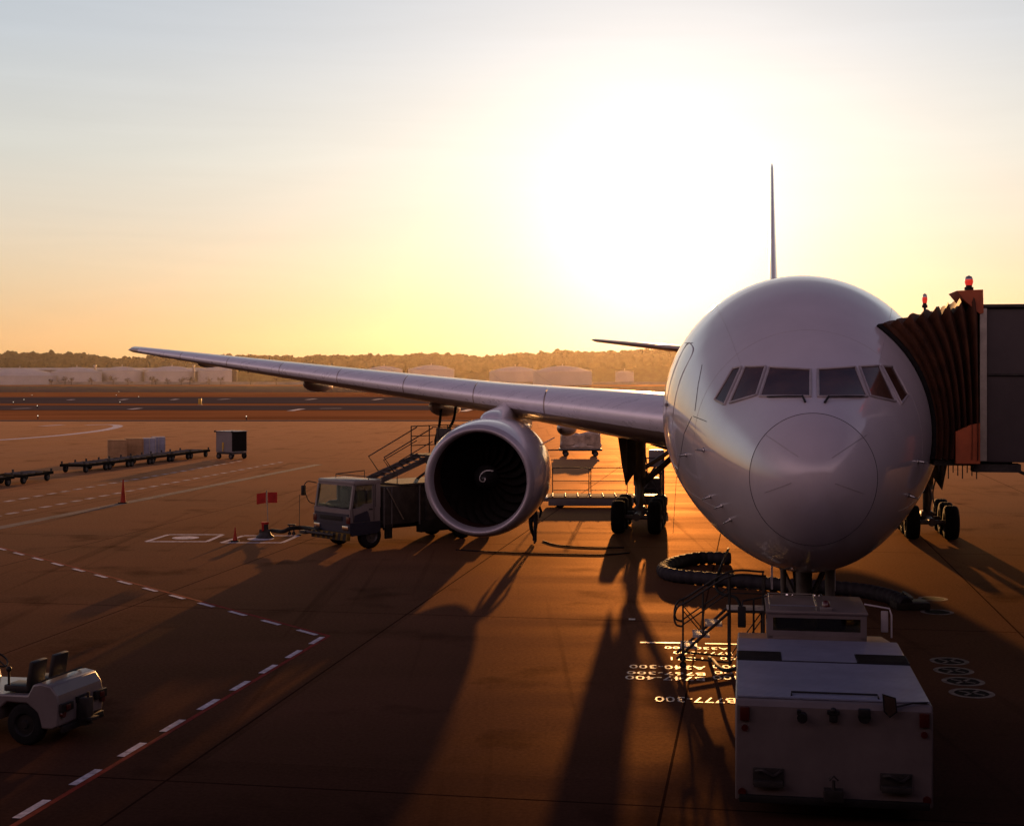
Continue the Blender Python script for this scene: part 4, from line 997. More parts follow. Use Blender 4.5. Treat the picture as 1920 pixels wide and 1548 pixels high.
# body: pump cabinet, pipework, hose reels
mb = MB(); mb.box((0, 2.25, 1.45), (2.04, 1.5, 1.35), bev=.03); mb.box((0, 5.2, 1.45), (2.1, 3.4, 1.40), bev=.03); mb.box((0, 3.5, 1.9), (2.0, 1.0, .12)); mb.box((0, 4.6, 2.17), (2.1, 4.6, .08)); mb.build('pump_cabinet', 'dark_metal', tr, 30)
mb = MB()
for y in (1.55, 1.9, 3.2, 3.75): mb = MB(); mb.cyl((TW - .04, y, .7), (TW - .04, y, 2.12), .035, n=8); mb.build('pipe', 'mid_steel', tr, 50)
mb = MB(); mb.box((0, 3.25, 1.45), (1.9, .7, 1.3), bev=.02); mb.build('filter_housing', 'dark_metal', tr, 30)
mb = MB(); mb.cyl((TW + .03, 1.62, 2.1), (TW + .06, 2.35, .95), .022, n=8); mb.build('support_stay', 'steel', tr, 50)
mb = MB(); mb.lathe([(-.3, .42), (-.28, .42), (-.28, .2), (.28, .2), (.28, .42), (.3, .42)], (.55, 3.45, 1.35), (0, 1, 0), 24); mb.tube([Vector((.55 + .3 * cos(t * .7), 3.2 + .5 * t / 50, 1.35 + .3 * sin(t * .7))) for t in range(50)], .05, 8); mb.build('hose_reel', 'rubber', tr, 50)
mb = MB(); mb.cyl((-.9, 1.5, 2.0), (.9, 1.5, 2.0), .02, n=6); mb.tube([(-.95, .9, 2.43), (-.95, .9, 2.54), (-.95, 2.2, 2.60), (-.95, 2.2, 2.2)], .018, 6); mb.tube([(.95, .9, 2.43), (.95, .9, 2.54), (.95, 2.2, 2.60), (.95, 2.2, 2.2)], .018, 6); mb.cyl((-.95, .9, 2.54), (.95, .9, 2.54), .018, n=6); mb.build('roof_guard', 'dark_metal', tr, 60)
# stair and raised platform
mb = MB()
for x in (-.42, .42):
    mb.prism([(1.9, 2.22), (1.9, 2.42), (4.3, 3.18), (4.3, 2.98)], (x - .03, 0, 0), (0, 1, 0), (0, 0, 1), (.06, 0, 0))
for i in range(8): mb.box((0, 2.05 + i * .3, 2.36 + i * .095), (.8, .2, .03))
stair = mb.build('stair', 'mid_steel', tr)
for x in (-.45, .45):
    mb = MB(); mb.tube([(x, 2.5, 2.55), (x, 2.0, 3.15), (x, 4.3, 4.15)], .022, 6); mb.tube([(x, 2.95, 2.7), (x, 2.7, 2.98), (x, 4.3, 3.65)], .018, 6); mb.build('handrail', 'dark_metal', stair, 60)
mb = MB(); mb.box((0, 5.2, 3.10), (1.6, 1.9, .08)); mb.box((0, 5.2, 2.6), (.5, .5, .95))
for x in (-.55, .55):
    mb.cyl((x, 4.4, 2.2), (x, 6.0, 3.06), .05, n=8); mb.cyl((x, 6.0, 2.2), (x, 4.4, 3.06), .05, n=8)
pf = mb.build('lift_platform', 'dark_metal', tr)
mb = MB()
for x in (-.78, .78):
    for y in (4.3, 5.2, 6.12): mb.cyl((x, y, 3.1), (x, y, 4.18), .024, n=6)
    for z in (3.45, 3.8, 4.18): mb.cyl((x, 4.3, z), (x, 6.12, z), .02, n=6)
for z in (3.45, 3.8, 4.18): mb.cyl((-.78, 6.12, z), (.78, 6.12, z), .02, n=6)
mb.cyl((-.78, 4.3, 4.18), (-.45, 4.3, 4.18), .02, n=6); mb.cyl((.45, 4.3, 4.18), (.78, 4.3, 4.18), .02, n=6)
mb.build('platform_rail', 'dark_metal', pf, 60)
mb = MB(); mb.box((.3, 5.0, 3.86), (.8, .12, .5), bev=.03); mb.build('control_box', 'dark_metal', pf)
for x in (-.86, .86):
    for y in (1.0, 5.4, 6.6):
        mb = MB(); wheel(mb, (x, y, .46), (1, 0, 0), .46, .30, .55); mb.build('wheel', ['rubber', 'rim'], tr, 40)
for x in (-1.0, 1.0):
    mb = MB(); mb.tube(catmull([(x, .45, .62), (x, .58, .92), (x, 1.0, 1.03), (x, 1.42, .92), (x, 1.55, .62)], 4), .04, 6); mb.build('mudguard', 'dark', tr, 50); mb = MB(); mb.box((x, 1.75, .55), (.08, .3, .5)); mb.build('battery_box', 'dark', tr, 50); mb = MB(); mb.box((x * .9, 4.0, .62), (.3, 1.5, .45), bev=.03); mb.build('side_locker', 'dark', tr, 50)
# fuel hoses up to the wing
rt = Matrix.Rotation(radians(-46), 3, 'Z')
def T2W(p): return rt @ Vector(p) + Vector((-6.36, 49.65, 0))
mb = MB(); a = T2W((.2, 5.4, 3.5)); b = P(829, 762, 57.6)
for (lab, pts) in (('left one of two black fuel hoses rising from truck platform to the wing', [T2W((-.35, 5.7, 3.1)), P(817, 832, 53.8), P(824, 795, 54.8), P(829, 748, 56.0)]),
                   ('right one of two black fuel hoses rising from truck platform to the wing', [T2W((.6, 5.7, 3.1)), P(842, 812, 54.2), P(851, 785, 55.0), P(857, 746, 56.0)])):
    mb = MB(); tag(mb.tube(catmull(pts, 8), .055, 8).build('fuel_hose', 'cable', smooth=180), lab, 'hose')
# hydrant coupling, its hose and its flag board
hy = G(497, 1008)
hc = thing('hydrant_coupler', 'dark red pit coupler standing on a white lid beside the flag pole', 'fuel coupler', hy)
mb = MB(); mb.lathe([(0, .34), (.05, .34), (.12, .24), (.22, .20)], (0, 0, .01), (0, 0, 1), 20, caps=True); mb.cyl((0, 0, .2), (0, 0, .52), .13, n=16); mb.cyl((-.2, -.05, .26), (.2, -.05, .26), .07, n=12); mb.build('coupler_base', 'dark_metal', hc, 40)
mb = MB(); mb.cyl((0, 0, .52), (0, 0, .60), .15, n=16); mb.box((-.06, -.1, .42), (.08, .12, .28)); mb.build('coupler_valve', 'red_paint', hc, 40)
fb = thing('flag_marker', 'pole with two red warning boards above the hydrant pit', 'warning flag', hy + Vector((.06, .12, 0)))
mb = MB(); mb.cyl((.05, 0, 0), (-.02, 0, 1.78), .016, n=8); mb.cyl((-.012, 0, 1.25), (-.02, 0, 1.76), .03, n=10); mb.build('pole', 'steel', fb, 50)
for (x0, x1, dz) in ((-.40, -.05, -.03), (.02, .38, .02)):
    mb = MB(); mb.prism([(x0, 1.28 + dz), (x1, 1.30), (x1, 1.70), (x0, 1.68 + dz)], (0, .0, 0), (1, 0, .02), (0, 0, 1), (0, .02, 0)); mb.build('board', 'red_paint', fb)
hb = T2W((-.6, -.1, .62))
cpts = [hy + Vector((.25, 0, .28)), G(530, 996, .36), G(546, 990, .5), G(570, 989, .52), hb]
mb = MB(); tag(mb.tube(catmull(cpts, 8), .075, 10).build('fuel_hose', 'cable', smooth=180), 'thick black fuel hose running from the pit coupler to the truck bumper', 'hose')
hs = thing('hose_trolley', 'small two-legged trolley carrying the fuel hose ahead of the truck', 'trolley', G(547, 1003))
mb = MB(); mb.box((0, 0, .40), (.3, .14, .05), bev=.01); mb.cyl((-.08, 0, .4), (-.08, 0, .06), .025, n=8); mb.cyl((.08, 0, .4), (.08, 0, .06), .025, n=8); mb.build('stand', 'dark_metal', hs, 50)
mb = MB(); wheel(mb, (-.08, 0, .07), (0, 1, 0), .07, .05, .5, 12); wheel(mb, (.08, 0, .07), (0, 1, 0), .07, .05, .5, 12); mb.build('wheel', ['rubber', 'rim'], hs, 40)
pl = thing('marker_pole', 'thin dark upright rod standing left of the truck cab', 'pole', G(561, 1003)); mb = MB(); mb.cyl((0, 0, .03), (.02, 0, 1.55), .014, n=6); mb.cyl((0, 0, 0), (0, 0, .05), .09, n=14); mb.build('rod', 'dark_metal', pl, 50)

# ================================================================= WORKER
wk = thing('person', 'worker in dark overalls walking behind the engine', 'person', G(1000, 1019), radians(-20))
def skin_body(name, verts, edges, radii, m, parent):
    me = bpy.data.meshes.new(name); me.from_pydata(verts, edges, []); me.materials.append(M[m])
    o = bpy.data.objects.new(name, me); COL.objects.link(o); o.parent = parent
    sk = o.modifiers.new('skin', 'SKIN'); sk.use_smooth_shade = True
    for i, r in enumerate(radii):
        v = me.skin_vertices[0].data[i]; v.radius = r if isinstance(r, tuple) else (r, r); v.use_root = (i == 0)
    sb = o.modifiers.new('subd', 'SUBSURF'); sb.levels = 1; sb.render_levels = 2
    return o
V = [(0, 0, .95), (0, 0, 1.12), (0, -.02, 1.32), (0, -.03, 1.46), (0, -.05, 1.54),            # pelvis .. neck 4
     (.11, 0, .90), (.13, -.18, .52), (.12, -.10, .12), (.12, -.26, .05),                          # forward leg 5-8
     (-.11, 0, .90), (-.12, .12, .50), (-.12, .42, .20), (-.12, .36, .05),                         # back leg 9-12
     (.20, -.02, 1.42), (.27, .10, 1.16), (.25, -.06, .95), (-.20, -.02, 1.42), (-.27, -.12, 1.16), (-.22, -.33, 1.02)]
Ed = [(0, 1), (1, 2), (2, 3), (3, 4), (0, 5), (5, 6), (6, 7), (7, 8), (0, 9), (9, 10), (10, 11), (11, 12), (3, 13), (13, 14), (14, 15), (3, 16), (16, 17), (17, 18)]
Rd = [(.15, .11), (.15, .11), (.17, .12), (.12, .09), .055, .095, .07, .05, .045, .095, .07, .05, .045, .065, .05, .038, .065, .05, .038]
body = skin_body('body', V, Ed, Rd, 'cloth_dark', wk)
mb = MB(); mb.sphere((0, -.08, 1.64), .105, 0, 3, (.88, 1.0, 1.18)); mb.sphere((0, -.19, 1.63), .02, 0, 2, (.8, 1, 1.3)); mb.sphere((.095, -.07, 1.63), .025, 0, 2, (.5, 1, 1.4)); mb.sphere((-.095, -.07, 1.63), .025, 0, 2, (.5, 1, 1.4)); mb.build('head', 'skin', wk, 180)
mb = MB(); mb.sphere((0, -.075, 1.69), .118, 0, 3, (.95, 1.08, .82)); mb.box((0, -.21, 1.68), (.17, .12, .015), bev=.006); mb.build('cap', 'cloth_dark', wk, 180)
for (hx, hy_, hz, sg) in ((.25, -.08, .93, 1), (-.22, -.36, 1.0, -1)):
    hv = [(hx, hy_, hz), (hx, hy_ - .02, hz - .06), (hx, hy_ - .03, hz - .10)]; he = [(0, 1), (1, 2)]; hr = [.024, (.018, .036), (.016, .036)]
    for f in range(4):
        b0 = len(hv); yo = -.036 + f * .024; ln = (.062, .075, .07, .055)[f]
        hv += [(hx, hy_ - .03 + yo, hz - .12), (hx - sg * .012, hy_ - .03 + yo, hz - .12 - ln * .55), (hx - sg * .028, hy_ - .03 + yo, hz - .12 - ln)]
        he += [(2, b0), (b0, b0 + 1), (b0 + 1, b0 + 2)]; hr += [.0095, .009, .008]
    b0 = len(hv); hv += [(hx - sg * .012, hy_ - .065, hz - .05), (hx - sg * .03, hy_ - .08, hz - .09)]; he += [(1, b0), (b0, b0 + 1)]; hr += [.011, .0095]
    skin_body('hand', hv, he, hr, 'skin', wk)

# ================================================================= CARGO LOADER behind the main gear
lo = thing('cargo_loader', 'low cargo loader with roller deck and tubular guard rails behind the left landing gear', 'cargo loader', G(1108, 953), -.03)
mb = MB(); mb.box((0, .9, .30), (3.9, 2.0, .34), bev=.04); mb.box((-2.05, .9, .40), (.3, 1.9, .16), bev=.03); mb.build('loader_chassis', 'white_body', lo)
mb = MB(); mb.box((0, .9, .50), (3.95, 2.05, .05)); dk = mb.build('loader_deck', 'beige', lo)
mb = MB()
for i in range(7): mb.cyl((-1.75 + i * .58, .0, .54), (-1.75 + i * .58, 1.8, .54), .035, n=10)
mb.build('roller_bed', 'mid_steel', dk, 50)
for (x0, x1) in ((-1.75, -.05), (.05, 1.75)):
    mb = MB(); mb.tube(catmull([(x0, 1.9, .5), (x0, 1.9, 1.55), (x0 + .12, 1.9, 1.72), (x1 - .12, 1.9, 1.72), (x1, 1.9, 1.55), (x1, 1.9, .5)], 4), .025, 6); mb.cyl((x0, 1.9, 1.12), (x1, 1.9, 1.12), .02, n=6); mb.cyl((x0, 1.9, .68), (x1, 1.9, .68), .02, n=6); mb.build('guard_rail', 'dark_metal', lo, 60)
for x in (-1.4, 1.5):
    for y in (.15, 1.65):
        mb = MB(); wheel(mb, (x, y, .2), (0, 1, 0), .2, .2); mb.build('wheel', ['rubber', 'rim'], lo, 40)
# scissor mast and operator post to the right, under the fuselage
mb = MB()
for y in (.1, 1.7):
    for x in (2.15, 3.3): mb.cyl((x, y, .2), (x, y, 2.4), .06, n=8)
    mb.cyl((2.15, y, .4), (3.3, y, 2.2), .05, n=8); mb.cyl((3.3, y, .4), (2.15, y, 2.2), .05, n=8)
for z in (.9, 1.6, 2.3): mb.cyl((2.15, .1, z), (3.3, .1, z), .035, n=8)
mb.box((2.75, .9, .35), (1.5, 1.9, .35), bev=.04); mb.box((2.75, .9, 1.0), (.9, 1.3, .7), bev=.04); mb.build('lift_mast', 'dark_metal', lo)
mb = MB(); mb.box((3.1, 1.6, 2.2), (.7, .5, .8), bev=.05); mb.build('operator_post', 'white_body', lo)

# ================================================================= CARTS, DOLLIES, CONTAINERS
pdl = thing('cargo_dolly', 'single flat dolly with drawbar under the plastic wrapped freight', 'dolly', G(1089, 856), 0.0)
mb = MB(); mb.box((0, .8, .50), (3.2, 1.7, .14), bev=.02); mb.build('dolly_deck', 'dark_metal', pdl)
for x in (-1.1, 1.1):
    for y in (.1, 1.5):
        mb = MB(); wheel(mb, (x, y, .22), (0, 1, 0), .22, .14); mb.cyl((x, y, .22), (x, y, .5), .05, n=8); mb.build('wheel', ['rubber', 'rim'], pdl, 40)
mb = MB(); mb.cyl((-1.6, .8, .46), (-2.7, .8, .44), .05, n=8); mb.tube([(-2.7, .72, .44), (-2.85, .8, .44), (-2.7, .88, .44)], .04, 6); mb.build('drawbar', 'dark_metal', pdl, 50)
fr_ = thing('wrapped_cargo', 'lumpy freight load under clear plastic wrap on the single dolly', 'freight', G(1089, 856) + Vector((0, .8, .57)), 0.0)
mb = MB(); mb.box((0, 0, .55), (3.0, 1.5, 1.08), bev=.12); bmesh.ops.subdivide_edges(mb.bm, edges=mb.bm.edges[:], cuts=5, use_grid_fill=True)
for v in mb.bm.verts:
    n = noise.noise(v.co * 1.3 + Vector((3, 1, 7))) * .30 + noise.noise(v.co * 3.5) * .12
    v.co += Vector((v.co.x * .04, v.co.y * .1, .8 * (v.co.z > .3))).normalized() * n * .9
    if v.co.z > .5: v.co.x *= 1 - .05 * (v.co.z - .5)
wr = mb.build('wrapped_load', 'wrap', fr_, 50); mb = MB(); mb.box((0, 0, .012), (3.1, 1.6, .024)); mb.build('pallet', 'steel', fr_)

def closed_cart():
    # rear axis along local +x; black sheet on +x side stands in for the shaded interior
    t = thing('container_cart', 'white box cart with one dark open side standing alone on the apron', 'cart', G(419, 861) + Vector((0, 0.2, 0)), radians(-34))
    mb = MB()
    mb.box((0, .02, 1.25), (1.55, .04, 1.45)); mb.box((0, 1.48, 1.25), (1.55, .04, 1.45)); mb.box((-.78, .75, 1.25), (.04, 1.5, 1.45)); mb.box((0, .75, .53), (1.6, 1.5, .06)); bd = mb.build('cart_body', 'white_body', t)
    mb = MB(); mb.box((0, .75, 1.995), (1.7, 1.6, .05), bev=.02); mb.build('cart_roof', 'white_body', t)
    mb = MB(); mb.box((.772, .75, 1.25), (.02, 1.46, 1.4)); mb.build('open_side_shade', 'matte_black', t)
    mb = MB(); mb.box((0, .75, .42), (1.6, 1.4, .12)); mb.cyl((-.8, .75, .4), (-1.3, .75, .35), .04, n=8); mb.build('cart_chassis', 'dark_metal', t)
    for x in (-.62, .62):
        for y in (.1, 1.4):
            mb = MB(); wheel(mb, (x, y, .22), (0, 1, 0), .22, .14); mb.cyl((x, y, .22), (x, y, .42), .04, n=8); mb.build('wheel', ['rubber', 'rim'], t, 40)
    mb = MB(); mb.box((-.1, -.012, 1.0), (.14, .03, .42)); mb.box((-.1, -.02, .85), (.05, .04, .6)); mb.build('door_latch', 'yellow', t)
    for x in (-.86, .86):
        mb = MB(); mb.box((x, -.05, 1.99), (.12, .12, .12), bev=.02); mb.build('corner_bumper', 'dark', t)
    return t
cc = closed_cart()
cc.scale = (1.0, 1.0, 1.0)

def make_dolly(label, loc, rz):
    t = thing('flat_dolly', label, 'dolly', loc, rz, 'empty flat baggage dollies lined up on the apron')
    mb = MB(); [mb.box((-1.1 + i * .55, 0, .47), (.09, 1.6, .1)) for i in range(5)]; mb.box((0, 0, .44), (3.1, .16, .1)); mb.box((0, -.82, .46), (3.2, .1, .16)); mb.box((0, .82, .46), (3.2, .1, .16)); mb.box((-1.55, 0, .46), (.1, 1.7, .16)); mb.box((1.55, 0, .46), (.1, 1.7, .16)); mb.build('dolly_frame', 'matte_black', t)
    mb = MB()
    for i in range(3): mb.cyl((-.85 + i * .8, -.7, .54), (-.85 + i * .8, .7, .54), .045, n=8)
    mb.build('roller_bed', 'mid_steel', t, 50)
    for x in (-1.2, 1.2):
        for y in (-.7, .7):
            mb = MB(); wheel(mb, (x, y, .24), (0, 1, 0), .24, .15, n=18); mb.cyl((x, y, .24), (x, y, .48), .05, n=8); mb.build('wheel', ['rubber', 'rim'], t, 40)
    mb = MB(); mb.cyl((1.6, 0, .44), (2.25, 0, .40), .045, n=8); mb.build('drawbar', 'dark_metal', t)
    for (qx, qy) in ((-1.5, .78), (1.5, -.78), (-1.5, -.78), (0.1, .8)):
        mb = MB(); mb.box((qx, qy, .62), (.10, .08, .18)); mb.build('corner_stop', 'dark_metal', t)
    return t
dA, dB = G(138, 886), G(372, 856)
ang = atan2(dB.y - dA.y, dB.x - dA.x); nd = 6
ordw = ['first', 'second', 'third', 'fourth', 'fifth', 'last']
d0 = make_dolly('first flat dolly at the near left end of the six-dolly train', dA.lerp(dB, .5 / nd) , ang)
for i in range(1, nd):
    lab = ('%s flat dolly from the left in the six-dolly train' % ordw[i]) if i < nd - 1 else 'last flat dolly at the far right end, nearest the white box cart'
    dup(d0, dA.lerp(dB, (i + .5) / nd), ang, lab)
    
e0 = G(8, 906); e1 = G(70, 900)
dv = Vector((cos(ang), sin(ang), 0))
dup(d0, G(40, 905) + Vector((0, .5, 0)), ang, 'lone flat dolly at the left edge with its right end showing in the photo')
dup(d0, G(40, 905) + Vector((0, .5, 0)) - dv * 3.9, ang, 'flat dolly mostly cut off by the left edge of the photo')

# containers behind the dolly train
def container(name, label, px, py, w, h, dpt, m, rz):
    t = thing(name, label, 'container', G(px, py), rz)
    mb = MB(); mb.box((w / 2, dpt / 2, .12 + h / 2), (w, dpt, h), bev=.03); mb.build('container_shell', m, t)
    mb = MB(); mb.box((w / 2, dpt / 2, .06), (w * 1.02, dpt * 1.02, .12)); mb.build('container_base', 'steel', t)
    mb = MB()
    for x in (.03, w - .03): mb.box((x, -.012, .12 + h / 2), (.06, .03, h))
    mb.box((w / 2, -.012, .12 + h - .03), (w, .032, .06)); mb.build('container_frame', 'beige', t)
    return t
container('cargo_container', 'left beige cargo container behind the dolly train', 203, 861, 1.30, 1.25, 1.5, 'beige', radians(18))
container('cargo_container', 'right beige cargo container touching its beige twin', 235, 857.5, 1.30, 1.25, 1.5, 'beige', radians(18))
def uld(label, px, py, m):
    t = thing('cargo_container', label, 'container', G(px, py), radians(18))
    mb = MB(); mb.prism([(0, .1), (.85, .1), (.95, .5), (.95, 1.35), (0, 1.35)], (0, 0, 0), (1, 0, 0), (0, 0, 1), (0, 1.4, 0)); mb.build('container_shell', m, t)
    mb = MB()
    for x in (.02, .46, .92): mb.box((x, -.01, .75), (.04, .03, 1.2))
    mb.box((.45, .7, .05), (1.0, 1.45, .1)); mb.build('container_frame', 'steel', t); return t
uld('bluish metal air cargo container right of the beige pair', 268, 856, 'alu_panel')
uld('rightmost bluish metal air cargo container in the row behind the dollies', 286, 853, 'alu_panel')

# cones
def cone(label, px, py, h, R):
    t = thing('traffic_cone', label, 'traffic cone', G(px, py))
    mb = MB(); mb.lathe([(.04, R * .72), (h * .5, R * .42), (h, R * .16), (h + .01, .004)], (0, 0, 0), (0, 0, 1), 20); mb.build('cone_body', 'cone', t, 60)
    mb = MB(); mb.box((0, 0, .025), (R * 2.1, R * 2.1, .05), bev=.012); mb.build('cone_base', 'rubber', t)
cone('tall red traffic cone standing on the grey road edge line', 231, 943, 1.12, .19)
cone('short red traffic cone beside the hydrant pit square', 441, 1015, .52, .13)

# ================================================================= FAR AIRFIELD
def lamp(px, py, d, label, h=.45):
    p = Vector(((px - CX) * d / F, d, 0)); t = thing('taxiway_light', label, 'airfield light', p, 0, 'small taxiway lights far across the airfield')
    mb = MB(); mb.cyl((0, 0, 0), (0, 0, h), .06, n=8); mb.build('post', 'dark_metal', t)
    mb = MB(); mb.sphere((0, 0, h + .05), .065, 0, 2); mb.build('lens', 'lamp_white', t)
for (px, py) in ((45, 752), (60, 742.6), (70, 764.5), (71, 785), (223, 736), (218, 742.6), (225, 757), (25, 757), (260, 746), (462, 786)):
    lamp(px, py, CAMZ * F / (py + 1.2 - HY), 'small taxiway light glowing on the far airfield')
sg = thing('airfield_sign', 'small upright orange box sign by the far taxiway', 'sign', G(375, 759)); mb = MB(); mb.box((0, 0, .65), (.6, .5, 1.2), bev=.04); mb.build('sign_box', 'yellow', sg); mb = MB(); mb.box((0, 0, .05), (.8, .7, .1)); mb.build('sign_base', 'conc_white', sg)

def tank(px0, px1, ytop, ybase, label, dome=.10, catw=True):
    d = CAMZ * F / (ybase - HY); x = ((px0 + px1) / 2 - CX) * d / F; R = (px1 - px0) / 2 * d / F; h = CAMZ - (ytop - HY) * d / F
    t = thing('fuel_tank', label, 'storage tank', (x, d + R, 0)); hd = R * dome * 2
    hw = h - hd
    mb = MB(); mb.lathe([(0, R), (hw, R)], (0, 0, 0), (0, 0, 1), 64); mb.lathe([(hw - .25, R * 1.012), (hw, R * 1.012), (hw, R)], (0, 0, 0), (0, 0, 1), 64)
    for k in range(1, 5): mb.lathe([(hw * k / 5 - .05, R * 1.003), (hw * k / 5 + .05, R * 1.003)], (0, 0, 0), (0, 0, 1), 64)
    mb.build('tank_shell', 'tank', t, 40)
    mb = MB(); mb.lathe([(hw + hd * (1 - (i / 10) ** 2), max(R * i / 10, .01)) for i in range(10, -1, -1)], (0, 0, 0), (0, 0, 1), 64); mb.build('tank_roof', 'tank', t, 180)
    mb = MB()
    for i in range(36):
        a = 2 * pi * i / 36; mb.cyl((R * .99 * cos(a), R * .99 * sin(a), hw), (R * .99 * cos(a), R * .99 * sin(a), hw + 1.0), .05, n=5)
    mb.lathe([(hw + .95, R * .985), (hw + 1.03, R * .985)], (0, 0, 0), (0, 0, 1), 48); mb.cyl((0, 0, hw + hd), (0, 0, hw + hd + 1.2), .25, n=8); mb.build('roof_railing', 'steel', t)
    mb = MB(); pts = [Vector((-R * 1.01 * sin(a), -R * 1.01 * cos(a), hw * (a - .3) / .9)) for a in [.3 + .9 * i / 14 for i in range(15)]]
    mb.strip(pts, [p + Vector((0, 0, .5)) for p in pts]); mb.build('spiral_stair', 'steel', t)
TK = [(-60, 84, 690, 721.5, 'broad white tank cut by the left photo edge'), (84, 176, 688, 721, 'second broad white tank from the left edge'), (178, 258, 687, 720.5, 'third broad white tank from the left, thin tower on its left'),
      (258, 362, 686, 720.5, 'white domed tank below the wing tip, fourth from the left'), (363, 436, 687.5, 720.5, 'white tank beside the brown stack behind the wing'), (560, 668, 686, 720, 'white tank half hidden behind the middle of the wing'),
      (682, 752, 686, 719, 'small domed tank just above the wing, left of its larger neighbour'), (762, 850, 684, 719, 'tall domed tank above the wing with railing on its rim'), (917, 1015, 687, 721, 'pale domed tank above the wing, left of the close pair'),
      (1000, 1113, 685.5, 722, 'widest pale domed tank in front of the hazy hill'), (1155, 1190, 695, 720, 'smallest pale tank near the stabiliser')]
for t in TK: tank(*t)
for (px, w, yt, lab) in ((178, 1.1, 686, 'thin pale tower between two white tanks at left'), (363, 1.0, 686, 'thin pale post right of the tank below the wing tip')):
    d = 800; t = thing('tower', lab, 'tower', ((px - CX) * d / F, d, 0)); h = CAMZ + (HY - yt) * d / F
    mb = MB(); mb.box((0, 0, h / 2), (w, w, h), bev=.05); mb.build('shaft', 'conc_white', t); mb = MB(); mb.box((0, 0, h + .25), (w * 1.5, w * 1.5, .5)); mb.build('tower_cap', 'steel', t)
d = 780; t = thing('chimney_stack', 'brown rectangular stack rising behind the outer wing', 'chimney', ((440 - CX) * d / F, d, 0)); mb = MB(); mb.box((0, 0, 5.6), (2.5, 2.5, 11.2), bev=.08); mb.build('shaft', 'bark', t); mb = MB(); mb.box((0, 0, 11.4), (2.8, 2.8, .4)); mb.build('stack_cap', 'conc_white', t)
t = thing('storage_building', 'long low pale shed behind the tanks at the left', 'building', ((200 - CX) * 860 / F, 860, 0)); mb = MB(); mb.box((0, 8, 4.2), (150, 14, 8.4)); mb.build('wall', 'conc_white', t); mb = MB(); mb.prism([(-8, 8.4), (8, 8.4), (0, 9.6)], (-76, 8, 0), (0, 1, 0), (0, 0, 1), (152, 0, 0)); mb.build('roof', 'tank', t)
t = thing('boundary_wall', 'low pale wall running in front of the far tanks', 'wall', (-60, 770, 0)); mb = MB(); mb.box((0, 0, .8), (520, .3, 1.6)); mb.build('wall_panel', 'conc_white', t)

# bare trees
def bare_tree(px, d, h, label):
    rnd = random.Random(int(px * 7)); t = thing('bare_tree', label, 'tree', ((px - CX) * d / F, d, 0), rnd.random() * 6, 'leafless trees in front of the far tanks')
    mb = MB(); mb.tube([(0, 0, 0), (.05, 0, h * .2), (0, .1, h * .42)], [.2, .16, .10], 8); mb.build('trunk', 'bark', t, 180)
    mb = MB()
    def br(p, dr, ln, r, dep):
        q = p + dr * ln; mb.cyl(p, q, r, r * .6, n=3, caps=False)
        if dep == 0: return
        for _ in range(4):
            nd_ = (dr + Vector((rnd.uniform(-1, 1), rnd.uniform(-1, 1), rnd.uniform(-.5, .7))) * .9).normalized(); br(p + dr * ln * rnd.uniform(.3, 1), nd_, ln * rnd.uniform(.55, .8), r * .62, dep - 1)
    for _ in range(11):
        a = rnd.uniform(0, 6.28); up = rnd.uniform(-.05, 1.3); br(Vector((0, .05, h * rnd.uniform(.18, .45))), Vector((cos(a), sin(a), up)).normalized(), h * rnd.uniform(.16, .24), .06, 3)
    mb.build('crown', 'twig', t, 0)
BT = [(20, 5.5), (60, 6.5), (96, 5), (122, 7), (134, 6), (172, 6.5), (212, 7.5), (240, 6), (285, 7), (292, 6), (315, 5.5), (340, 6.5), (356, 7), (392, 6), (414, 7), (470, 6), (518, 6.5)]
for i, (px, h) in enumerate(BT): bare_tree(px, 768 - (i % 3) * 4, h, 'small leafless tree standing before the pale far tanks')

# wooded ridge: one mass
def ridge_top(px):
    xs = [-200, 0, 15, 60, 100, 150, 175, 205, 260, 300, 360, 440, 470, 520, 560, 610, 650, 690, 740, 790, 850, 905, 960, 1010, 1060, 1110, 1180, 1250, 1350, 1500, 1800, 2100]
    ys = [664, 664, 660, 662, 663, 662, 667, 672, 671, 668, 666, 667, 665, 667, 670, 666, 669, 664, 667, 663, 665, 668, 663, 662, 658, 660, 657, 655, 656, 658, 660, 662]
    for i in range(len(xs) - 1):
        if xs[i] <= px <= xs[i + 1]: return ys[i] + (ys[i + 1] - ys[i]) * (px - xs[i]) / (xs[i + 1] - xs[i])
    return 664
rnd = random.Random(11); D0 = 1040.0
FV, FF = [], []
ICO = {}
for sub in (2, 3):
    tb_ = bmesh.new(); bmesh.ops.create_icosphere(tb_, subdivisions=sub, radius=1.0); tb_.verts.index_update()
    ICO[sub] = ([v.co.copy() for v in tb_.verts], [[v.index for v in f.verts] for f in tb_.faces]); tb_.free()
def clump(c, r, sub=2, tall=1.0):
    vs, fs = ICO[sub]; sd = Vector((rnd.random() * 50, rnd.random() * 50, 0)); b0 = len(FV); c = Vector(c)
    for q in vs:
        n = noise.noise(q * 1.7 + sd) * .28 + noise.noise(q * 4.0 + sd) * .26 + noise.noise(q * 9 + sd) * .16
        FV.append(c + Vector((q.x * r, q.y * r, q.z * r * tall)) * (1 + n))
    FF.extend([[i + b0 for i in f] for f in fs])
def spike(c, h, r):
    b0 = len(FV); FV.append(c + Vector((0, 0, h)))
    for i in range(7): FV.append(c + Vector((r * cos(i * .9), r * sin(i * .9), 0)))
    FF.extend([[b0, b0 + 1 + i, b0 + 1 + (i + 1) % 7] for i in range(7)])
